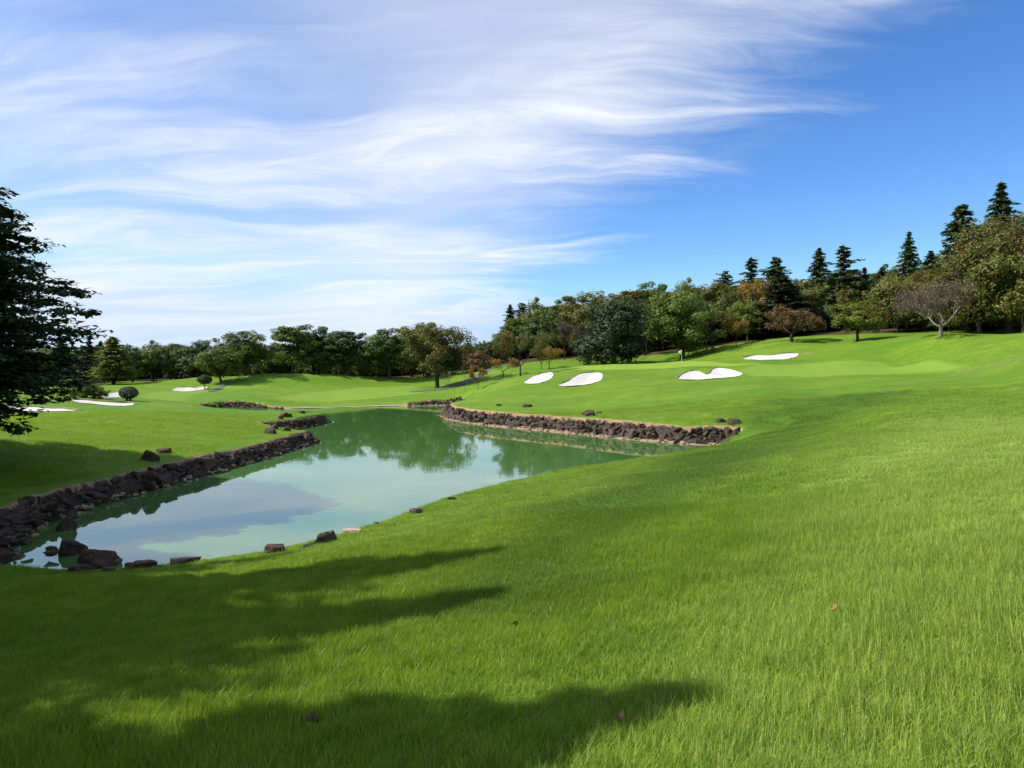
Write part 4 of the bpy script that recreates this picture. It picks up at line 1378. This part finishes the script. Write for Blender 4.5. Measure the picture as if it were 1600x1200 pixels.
# px, base py (None: depth given), depth, top py, width px, proto, leaves, name, label
GL, GR, GW = 'trees along the far left fairway', 'trees of the wood behind the green', 'small trees on the slope left of the green'
TREES = [
    (94, None, 116, 524, 34, 'spire1', 'fir', 'conifer', 'dark spire conifer showing beside the big near tree, leftmost', GL),
    (140, None, 114, 525, 36, 'spire5', 'fir', 'conifer', 'dark spire conifer directly left of the pale cone shaped tree', GL),
    (158, None, 121, 533, 28, 'spire3', 'fir', 'conifer', 'narrow dark conifer half hidden behind the pale cone shaped tree', GL),
    (177, None, 106, 526, 58, 'cone', 'lime', 'conical_tree', 'yellow green cone shaped tree standing before the dark trees', GL),
    (207, None, 114, 542, 40, 'round2', 'dark', 'broadleaf_tree', 'dark broadleaf tree directly right of the pale cone shaped tree', GL),
    (240, None, 116, 539, 54, 'round1', 'mid', 'broadleaf_tree', 'green broadleaf tree, second right of the pale cone shaped tree', GL),
    (275, None, 117, 540, 48, 'round3', 'dark', 'broadleaf_tree', 'dark broadleaf tree above the far bunker, left of two', GL),
    (310, None, 115, 535, 54, 'round2', 'dark', 'broadleaf_tree', 'dark broadleaf tree behind the ball shaped tree', GL),
    (345, None, 101, 543, 64, 'round1', 'mid', 'broadleaf_tree', 'lower green tree leaning on the left of the tall rounded one', GL),
    (383, None, 106, 521, 76, 'round3', 'mid', 'broadleaf_tree', 'tall rounded green tree left of the gap in the tree line', GL),
    (425, None, 124, 540, 54, 'round2', 'dark', 'broadleaf_tree', 'low dark tree filling the gap in the left tree line', GL),
    (457, None, 111, 513, 62, 'tall1', 'mid', 'broadleaf_tree', 'left of the twin tall trees on the shaded mound', GL),
    (489, None, 113, 511, 70, 'tall2', 'dark', 'broadleaf_tree', 'right of the twin tall trees on the shaded mound', GL),
    (545, None, 112, 520, 72, 'tall1', 'dark', 'broadleaf_tree', 'dark tree right of the twin tall trees', GL),
    (582, None, 120, 526, 56, 'round2', 'mid', 'broadleaf_tree', 'green tree in the middle of the group left of the golden tree', GL),
    (609, None, 110, 516, 64, 'tall2', 'dark', 'broadleaf_tree', 'tall dark tree second left of the golden tree', GL),
    (643, None, 116, 516, 58, 'tall1', 'mid', 'broadleaf_tree', 'tall green tree just left behind the golden tree', GL),
    (667, None, 114, 508, 66, 'tall2', 'mid', 'broadleaf_tree', 'tallest green top rising behind the golden tree', GL),
    (683, 606, 0, 514, 90, 'feature', 'gold', 'broadleaf_tree', 'round golden green tree alone on the far fairway, mirrored in the pond', GL),
    (320, 608, 0, 586, 20, 'topiary', 'evergreen', 'topiary_tree', 'dark ball shaped clipped tree by the far bunker', GL),
    (201, 626, 0, 604, 25, 'dome', 'evergreen', 'clipped_shrub', 'dark clipped dome shrub behind the left bank bunker', None),
    (118, 621, 0, 594, 40, 'low', 'lime', 'feathery_shrub', 'yellow green feathery shrub, left of two beside the near tree', None),
    (146, 622, 0, 599, 36, 'low', 'olive', 'feathery_shrub', 'yellow green feathery shrub, right of two by the bunkers', None),
    (698, 612, 0, 580, 18, 'sapling', 'grey', 'sapling', 'bare sapling right beside the trunk of the golden tree', GW),
    (730, 603, 0, 575, 20, 'sapling', 'grey', 'sapling', 'bare sapling at the edge of the cart path', GW),
    (747, 608, 0, 574, 26, 'small', 'orange', 'sapling', 'small sapling with orange leaves below the cart path', GW),
    (786, 589, 0, 560, 46, 'small', 'orange', 'sapling', 'spreading orange sapling left of the leaning trunk', GW),
    (742, None, 112, 548, 50, 'low', 'rust', 'dark_shrub', 'purplish brown shrub at the bend of the cart path', GW),
    (813, 588, 0, 520, 74, 'halfbare', 'olive', 'broadleaf_tree', 'olive tree with dark leaning trunk beside the leftmost bunker', GW),
    (846, 577, 0, 538, 34, 'halfbare', 'olive', 'broadleaf_tree', 'thin olive tree behind the leftmost bunker', GW),
    (858, 577, 0, 543, 40, 'small', 'orange', 'broadleaf_tree', 'small tree with yellowing leaves at the end of the green', GW),
    (797, None, 136, 476, 30, 'spire2', 'fir', 'conifer', 'first spire conifer at the left end of the wood', GR),
    (817, None, 138, 473, 34, 'pine', 'fir', 'conifer', 'dark tufted pine right of the first spire in the wood', GR),
    (806, None, 128, 500, 44, 'tall1', 'mid', 'broadleaf_tree', 'green tree under the first spire at the wood edge', GR),
    (842, None, 130, 475, 60, 'round1', 'mid', 'broadleaf_tree', 'rounded green tree right of the dark tufted pine', GR),
    (846, None, 120, 498, 60, 'round2', 'dark', 'broadleaf_tree', 'dark tree behind the olive leaning tree', GR),
    (886, None, 126, 466, 66, 'tall2', 'olive', 'broadleaf_tree', 'olive tree on the skyline above the leftmost bunkers', GR),
    (930, None, 132, 460, 64, 'round3', 'olive', 'broadleaf_tree', 'olive tree on the skyline left of the black green dome tree', GR),
    (912, None, 114, 503, 66, 'halfbare', 'grey', 'broadleaf_tree', 'greyish thin tree touching the left of the black green dome tree', GR),
    (882, None, 112, 520, 40, 'halfbare', 'gold', 'broadleaf_tree', 'small golden tree below the skyline behind the bunkers', GR),
    (916, None, 122, 492, 44, 'wide', 'lime', 'broadleaf_tree', 'patch of a yellow green tree above the greyish tree', GR),
    (958, None, 101, 476, 104, 'dense', 'evergreen', 'evergreen_tree', 'huge black green dome tree standing on the edge of the green', GR),
    (985, None, 128, 455, 64, 'tall1', 'olive', 'broadleaf_tree', 'olive tree rising behind the black green dome tree', GR),
    (1022, None, 130, 445, 62, 'tall2', 'mid', 'broadleaf_tree', 'green tree on the skyline between the two large trees', GR),
    (1010, None, 113, 478, 48, 'halfbare', 'grey', 'broadleaf_tree', 'brownish bare tree between the two large trees', GR),
    (1066, None, 104, 456, 112, 'big', 'mid', 'broadleaf_tree', 'huge rounded green tree behind the flag', GR),
    (1080, None, 126, 445, 60, 'round1', 'olive', 'broadleaf_tree', 'pale olive top showing above the huge rounded green tree', GR),
    (1132, None, 118, 446, 70, 'round2', 'gold', 'broadleaf_tree', 'golden tree right of the huge rounded green tree', GR),
    (1132, None, 138, 423, 36, 'pine', 'fir', 'conifer', 'dark tufted pine on the skyline, left of the twin firs', GR),
    (1173, None, 132, 403, 46, 'spire4', 'fir_mid', 'conifer', 'left of the twin firs on the skyline', GR),
    (1211, None, 130, 402, 58, 'fir', 'fir_mid', 'conifer', 'right, broader of the twin firs on the skyline', GR),
    (1182, None, 116, 440, 66, 'wide', 'orange', 'broadleaf_tree', 'orange and yellow tree below the twin firs', GR),
    (1222, None, 110, 432, 84, 'fir', 'evergreen', 'conifer', 'broad black green fir above the rusty cherry tree', GR),
    (1168, None, 110, 475, 50, 'round3', 'lime', 'broadleaf_tree', 'yellow green tree below the orange one', GR),
    (1112, None, 107, 490, 60, 'halfbare', 'gold', 'broadleaf_tree', 'half bare brown tree right of the flag', GR),
    (1150, None, 106, 500, 44, 'small', 'orange', 'broadleaf_tree', 'small orange tree with thin trunks left of the rusty cherry', GR),
    (1237, 534, 0, 483, 84, 'umbrella', 'rust', 'cherry_tree', 'flat topped rusty cherry tree on the mound above the long bunker', GR),
    (1262, None, 112, 450, 44, 'round1', 'gold', 'broadleaf_tree', 'golden patch of a tree left of the two grey spires', GR),
    (1278, None, 114, 388, 46, 'spire2', 'fir_pale', 'conifer', 'left of the two tall grey green spires', GR),
    (1316, None, 110, 384, 52, 'spire4', 'fir_pale', 'conifer', 'right of the two tall grey green spires', GR),
    (1349, None, 116, 418, 44, 'spire5', 'fir_pale', 'conifer', 'shorter spire, first right of the two tall grey green ones', GR),
    (1376, None, 118, 418, 40, 'spire1', 'fir_pale', 'conifer', 'shorter spire, second right of the two tall grey green ones', GR),
    (1340, 533, 0, 474, 66, 'round3', 'lime', 'maple_tree', 'small round yellow green maple alone on the mound', GR),
    (1418, None, 104, 362, 58, 'fir2', 'fir_mid', 'conifer', 'lone tall fir above the grey bare tree', GR),
    (1452, None, 106, 392, 44, 'spire1', 'fir', 'conifer', 'low dark fir top right of the lone tall fir', GR),
    (1402, None, 96, 446, 90, 'wide', 'olive', 'broadleaf_tree', 'olive tree spreading left behind the grey bare tree', GR),
    (1446, None, 94, 428, 100, 'olive_big', 'olive', 'broadleaf_tree', 'large olive tree rising behind the grey bare tree', GR),
    (1470, 526, 0, 442, 112, 'bare', 'grey', 'bare_tree', 'wide greyish bare tree with pale forked trunk at the wood edge', GR),
    (1500, None, 92, 320, 86, 'fir', 'fir_mid', 'conifer', 'tall dark fir second from the right edge of the picture', GR),
    (1560, None, 88, 286, 104, 'fir2', 'fir_mid', 'conifer', 'tallest dark fir at the right edge of the picture', GR),
    (1512, None, 84, 412, 110, 'olive_big', 'olive', 'broadleaf_tree', 'big olive tree below the second fir from the right', GR),
    (1575, None, 79, 350, 140, 'olive_big', 'olive', 'broadleaf_tree', 'biggest olive green tree filling the right edge of the wood', GR),
    (1625, None, 84, 300, 100, 'fir', 'fir', 'conifer', 'dark fir cut off by the right edge of the picture', GR),
    (1600, None, 74, 405, 130, 'wide', 'gold', 'broadleaf_tree', 'lower golden olive tree cut by the right edge', GR),
    (1530, None, 80, 440, 90, 'wide', 'olive', 'broadleaf_tree', 'low olive tree right of the grey bare tree', GR),
]
for (px, bpy_, Y, top, wpx, proto, lm, nm, lab, grp) in TREES:
    if bpy_ is None:
        X = (px - 800) / F * Y
    else:
        g = G(px, bpy_)
        X, Y = g[0], g[1]
    zt = at(px, top, Y)[2]
    H = max(zt - gz(X, Y), 1.0)
    cat = 'shrub' if 'shrub' in nm else 'sapling' if nm == 'sapling' else 'tree'
    wide = 1.5 if proto.startswith('spire') else 1.3 if proto in ('fir', 'fir2') else 1.08
    plant(nm, cat, proto, X, Y, H, wpx * Y / F * wide, lm, lab, grp)

# the wood behind: a mass of crowns no one could count
fill, frot, fsc, fidx = [], [], [], []
srcs, smat = [], []
for i, (pr, lm) in enumerate([('round1', 'mid'), ('tall2', 'dark'), ('wide', 'olive'), ('spire2', 'fir_mid'), ('low', 'evergreen'), ('tall1', 'olive')]):
    a = PROTO[pr]
    bm = bmesh.new()
    bm.from_mesh(a['crown'])
    nf = len(bm.faces)
    bm.from_mesh(a['trunk'])
    bm.faces.ensure_lookup_table()
    for f_ in bm.faces[nf:]:
        f_.material_index = 1
    me = bpy.data.meshes.new('wood_source')
    bm.to_mesh(me)
    bm.free()
    me.materials.append(LEAF[lm])
    me.materials.append(M['bark'])
    srcs.append(loose('wood_source', me))
rg = np.random.default_rng(77)


def add_fill(x, y, H, k, wide=1.0):
    pr = ['round1', 'tall2', 'wide', 'spire2', 'low', 'tall1'][k]
    s = H / PROTO[pr]['H']
    fill.append((x, y, gz(x, y) - 0.1))
    frot.append((0, 0, rg.uniform(0, 6.28)))
    fsc.append((s * wide, s * wide, s))
    fidx.append(k)


for px in np.arange(-60, 800, 17):                  # behind the left tree line
    for Y, top in ((124, 552), (134, 548), (146, 545)):
        q = px + rg.uniform(-8, 8)
        yy = Y + rg.uniform(-4, 4)
        x = (q - 800) / F * yy
        H = 4 + (575 - top + rg.uniform(-7, 7)) / F * yy - gz(x, yy)
        add_fill(x, yy, max(H, 4), int(rg.choice([0, 1, 1, 3, 5, 0])), 0.95)
for px in np.arange(790, 1720, 16):                 # inside the right wood, under the taller crowns
    sky_ = np.interp(px, [790, 900, 1050, 1200, 1300, 1400, 1500, 1600, 1720], [506, 482, 464, 450, 436, 430, 408, 365, 355])
    dep = np.interp(px, [790, 1000, 1200, 1400, 1600, 1720], [128, 118, 114, 104, 90, 86])
    for r_ in range(3):
        q = px + rg.uniform(-8, 8)
        yy = dep + r_ * 9 + rg.uniform(-3, 3)
        x = (q - 800) / F * yy
        H = 4 + (575 - sky_ + rg.uniform(-10, 14) - 12 + r_ * 4) / F * yy - gz(x, yy)
        add_fill(x, yy, max(H, 4), int(rg.choice([0, 1, 1, 2, 5, 3])), 0.95)
    yy = dep + rg.uniform(-1, 5)
    add_fill((px - 800) / F * yy, yy, rg.uniform(2.2, 4.2), 4, 1.2)
for px in np.arange(-60, 780, 14):                  # undergrowth on the left
    yy = 130 + rg.uniform(-3, 6)
    add_fill((px - 800) / F * yy, yy, rg.uniform(1.8, 3.6), 4, 1.2)
scatter('background_wood', fill, frot, fsc, fidx, srcs, 'stuff', 'dark mass of woodland filling in behind the tree lines')

# the big near tree at the left edge and the trees beyond the frame that shade the bank
def layered_tree(seed, H=11.5, R=4.3, whorls=46, per=11, leaf=0.16):
    """evergreen with flat boughs in tiers, each bough hung with puffs of small leaves"""
    rng = np.random.default_rng(seed)
    P, N = [], []
    parts = [tube([(0, 0, -0.3), (0.05, 0, H * 0.3), (0, 0.05, H * 0.7), (0, 0, H)], [0.34, 0.26, 0.13, 0.02], 8)]
    for i in range(whorls):
        u = 0.09 + 0.90 * (i + rng.uniform(-.3, .3)) / whorls
        prof = np.interp(u, [0.0, 0.10, 0.22, 0.36, 0.52, 0.68, 0.82, 0.93, 1.0], [0.72, 0.84, 0.92, 1.0, 0.88, 0.70, 0.50, 0.28, 0.08])
        tier = 1.0 + 0.10 * math.sin(u * 52)
        for b in range(per):
            a = 2 * math.pi * (b + rng.uniform(0, 1)) / per + i * 0.9
            L = R * prof * tier * rng.uniform(0.76, 1.05)
            z = H * u + rng.uniform(-0.12, 0.12)
            out = np.array([math.cos(a), math.sin(a), 0])
            side = np.array([-math.sin(a), math.cos(a), 0])
            up, dr = rng.uniform(0.05, 0.22), rng.uniform(0.05, 0.26)

            def pt(t):
                return out * L * t + np.array([0, 0, z + L * (up * t - dr * t * t)])
            parts.append(tube([pt(0), pt(0.5), pt(0.95)], [0.05, 0.032, 0.01], 4))
            for q in range(9):
                t = 0.22 + 0.78 * (q + rng.uniform(0, 1)) / 9
                w_ = L * 0.22 * (1.15 - t)
                c = pt(t) + side * rng.uniform(-1, 1) * w_
                rc = rng.uniform(0.20, 0.42) * (0.7 + 0.05 * L)
                k = int(rng.uniform(38, 62))
                d = unit(rng.normal(size=(k, 3)))
                P.append(c + d * rng.uniform(0.2, 1.0, (k, 1)) * rc * np.array([1.25, 1.25, 0.72]))
                N.append(d * 0.5 + np.array([0, 0, 0.8]) + rng.normal(size=(k, 3)) * 0.5)
    P, N = np.concatenate(P), np.concatenate(N)
    vv, ff = leaves(P, N, leaf * rng.uniform(0.6, 1.4, len(P)), rng, 0.5)
    crown = mesh_np('near_crown', vv, ff, [LEAF['near']], False, None, {'tint': np.clip(rng.normal(0.45, 0.25, len(ff)), 0, 1)})
    tv, tf = join(parts)
    return proto_of(crown, mesh_np('near_trunk', tv, tf, [M['bark']], True), 99.9)


PROTO['near'] = layered_tree(41)
plant('layered_evergreen', 'tree', 'near', -18.4, 20.5, 9.8, 9.4, 'near', 'big dark layered tree hanging over the left edge of the picture', rz=0.6)
SHADERS = [
    (-11.3, 9.8, 11.2, 3.9, 'shadow_fir', 'fir beyond the left edge casting the uppermost pointed shadow'),
    (-10.5, 6.8, 10.6, 4.6, 'shadow_fir', 'fir beyond the left edge casting the second pointed shadow'),
    (-9.1, 3.4, 10.7, 3.6, 'shadow_fir', 'fir beyond the left edge casting the lowest pointed shadow'),
    (-17.5, 15.0, 8.0, 5.6, 'shadow_fir', 'fir beyond the left edge next to the layered tree'),
    (-21.5, 24.6, 9.5, 5.6, 'round2', 'round tree beyond the left edge behind the layered tree'),
    (-9.7, 5.6, 6.9, 4.4, 'round1', 'round tree beyond the left edge shading the near bank'),
    (-9.8, 4.1, 6.6, 4.4, 'round2', 'round tree beyond the left edge behind the lowest ones'),
    (-10.9, 8.2, 8.7, 4.2, 'round2', 'round tree beyond the left edge between the shading firs'),
    (-14.6, 12.6, 8.2, 5.0, 'round3', 'round tree beyond the left edge shading the pond corner'),
    (-7.5, 2.3, 7.2, 3.6, 'round3', 'lowest round tree beyond the left edge near the viewer'),
    (-6.4, -0.2, 6.0, 3.8, 'round1', 'round tree beside the viewer outside the left edge'),
]
for x, y, H, W, pr, lab in SHADERS:
    plant('shade_tree', 'tree', pr, x, y, H, W, 'near', lab, 'trees beyond the left edge that shade the bank')

# ------------------------------------------------------------------ golf flag
fp = np.array([(1065 - 800) / F * 92, 92.0])
fz = gz(*fp)
t = thing('golf_flag', 'white flag on a thin pole standing on the green', 'golf flag', (fp[0], fp[1], fz))
ztop = at(1065, 546.5, 92)[2] - fz
v, f_ = tube([(0, 0, -0.1), (0, 0, ztop * 0.5), (0, 0, ztop)], [0.022, 0.022, 0.018], 8)
obj('pole', mesh_np('pole', v, f_, [M['pole']], True), t)
v, f_ = [], []
for i in range(7):
    for j in range(5):
        u = i / 6
        v.append((-0.03 - 0.36 * u * (0.6 + 0.4 * math.cos(j * 0.6)), 0.06 * math.sin(u * 7 + j * 0.5), ztop - 0.03 - 0.4 * j / 4 - 0.2 * u))
for i in range(6):
    for j in range(4):
        a = i * 5 + j
        f_.append((a, a + 5, a + 6, a + 1))
fo = obj('flag', mesh_np('flag', np.array(v), np.array(f_), [M['white']], True), t)
md = fo.modifiers.new('cloth', 'SOLIDIFY')
md.thickness = 0.01

# ------------------------------------------------------------------ fallen leaves in the near turf
for k, (px, py, s, mk, lab) in enumerate([
        (488, 1138, 0.045, 'dry_leaf', 'dark dry leaf lying in the shaded grass near the bottom'),
        (295, 1017, 0.045, 'dry_leaf', 'small dark leaf lying in the shaded grass farther left'),
        (803, 988, 0.04, 'dry_leaf', 'tiny dark leaf in the sunny grass at the middle'),
        (1306, 967, 0.035, 'tan_leaf', 'tan leaf lying in the bright grass on the right'),
        (974, 1138, 0.025, 'tan_leaf', 'tiny tan leaf at the edge of the lowest shadow')]):
    p = G(px, py, 2.2)
    rs = random.Random(k)
    n = 12
    vv = [(0, 0, 0.02)]
    for i in range(n):
        a = 2 * math.pi * i / n
        r_ = s * (0.55 + 0.45 * abs(math.cos(a * 1.5 + 0.4))) * rs.uniform(0.8, 1.1)
        vv.append((math.cos(a) * r_, math.sin(a) * r_ * 0.8, 0.02 + 0.35 * r_ * math.sin(a * 2 + k)))
    ff = [(0, 1 + i, 1 + (i + 1) % n) for i in range(n)]
    o = obj('fallen_leaf', mesh_np('fallen_leaf', np.array(vv), np.array(ff), [M[mk]], True), None, (p[0], p[1], p[2] + 0.055), (0.7, 0.25, k * 1.3))
    md = o.modifiers.new('thickness', 'SOLIDIFY')
    md.thickness = 0.003
    tag(o, lab, 'leaf', 'fallen leaves in the grass')


# ------------------------------------------------------------------ grass blades
def tuft(seed, n, rad, h, wd):
    rng = np.random.default_rng(seed)
    a = rng.uniform(0, 6.28, n)
    r = rad * np.sqrt(rng.uniform(0, 1, n))
    bx, by = r * np.cos(a), r * np.sin(a)
    hh = h * np.clip(rng.normal(0.8, 0.25, n), 0.3, 1.5)
    la = rng.uniform(0, 6.28, n)
    lean = hh * np.abs(rng.normal(0.35, 0.25, n))
    lx, ly = np.cos(la) * lean + 0.12 * hh, np.sin(la) * lean
    fa = rng.uniform(0, 6.28, n)
    wx, wy = np.cos(fa) * wd * 0.5, np.sin(fa) * wd * 0.5
    z0 = np.full(n, -0.01)
    V = np.stack([np.c_[bx - wx, by - wy, z0], np.c_[bx + wx, by + wy, z0],
                  np.c_[bx + lx * .35 + wx * .8, by + ly * .35 + wy * .8, hh * 0.58], np.c_[bx + lx * .35 - wx * .8, by + ly * .35 - wy * .8, hh * 0.58],
                  np.c_[bx + lx + wx * .12, by + ly + wy * .12, hh], np.c_[bx + lx - wx * .12, by + ly - wy * .12, hh]], 1).reshape(-1, 3)
    b = np.arange(n)[:, None] * 6
    Fq = np.concatenate([b + np.array([0, 1, 2, 3]), b + np.array([3, 2, 4, 5])])
    tint = rng.uniform(0, 1, n)
    return mesh_np('tuft', V, Fq, [M['blade']], False, None, {'tint': np.r_[tint, tint]})


tufts = [tuft(i, 60, 0.12, 0.095, 0.0048) for i in range(5)] + [tuft(10 + i, 60, 0.22, 0.085, 0.007) for i in range(4)] + [tuft(20 + i, 60, 0.5, 0.085, 0.014) for i in range(4)]
gp, gs, gi_ = [], [], []
rg = np.random.default_rng(5)
for r0, r1, den, lo, hi, sc in ((1.6, 7, 170, 0, 5, 1.0), (7, 13, 105, 0, 5, 1.0), (13, 26, 40, 5, 9, 0.85), (26, 50, 9, 9, 13, 0.8)):
    n = int(den * 0.5 * (r1 * r1 - r0 * r0) * math.radians(94))
    r = np.sqrt(rg.uniform(r0 * r0, r1 * r1, n))
    a = np.radians(rg.uniform(-48, 46, n))
    x, y = r * np.sin(a), r * np.cos(a)
    s_, e_ = poly_sd(x, y, PV)
    ok = s_ > np.where(PF[e_] == 0, 0.08, 0.55)
    x, y = x[ok], y[ok]
    z = ground(x, y)
    # the sward is uneven: longer in drifts, cut shorter on the shoulder by the water
    dr = 0.82 + 0.32 * np.sin(x * 1.3 + 2 * np.sin(y * 0.6)) * np.sin(y * 0.9 + 1) + rg.normal(0, 0.12, len(x))
    gp.append(np.c_[x, y, z])
    k = np.clip(dr, 0.45, 1.4) * sc
    gs.append(np.c_[np.full(len(x), sc), np.full(len(x), sc), k])
    gi_.append(rg.integers(lo, hi, len(x)))
gp, gs, gi_ = np.concatenate(gp), np.concatenate(gs), np.concatenate(gi_)
e = 0.1
sx = (ground(gp[:, 0] + e, gp[:, 1]) - ground(gp[:, 0] - e, gp[:, 1])) / (2 * e)
sy = (ground(gp[:, 0], gp[:, 1] + e) - ground(gp[:, 0], gp[:, 1] - e)) / (2 * e)
grot = np.c_[np.arctan(sy) * 0.9, -np.arctan(sx) * 0.9, np.zeros(len(gp))]
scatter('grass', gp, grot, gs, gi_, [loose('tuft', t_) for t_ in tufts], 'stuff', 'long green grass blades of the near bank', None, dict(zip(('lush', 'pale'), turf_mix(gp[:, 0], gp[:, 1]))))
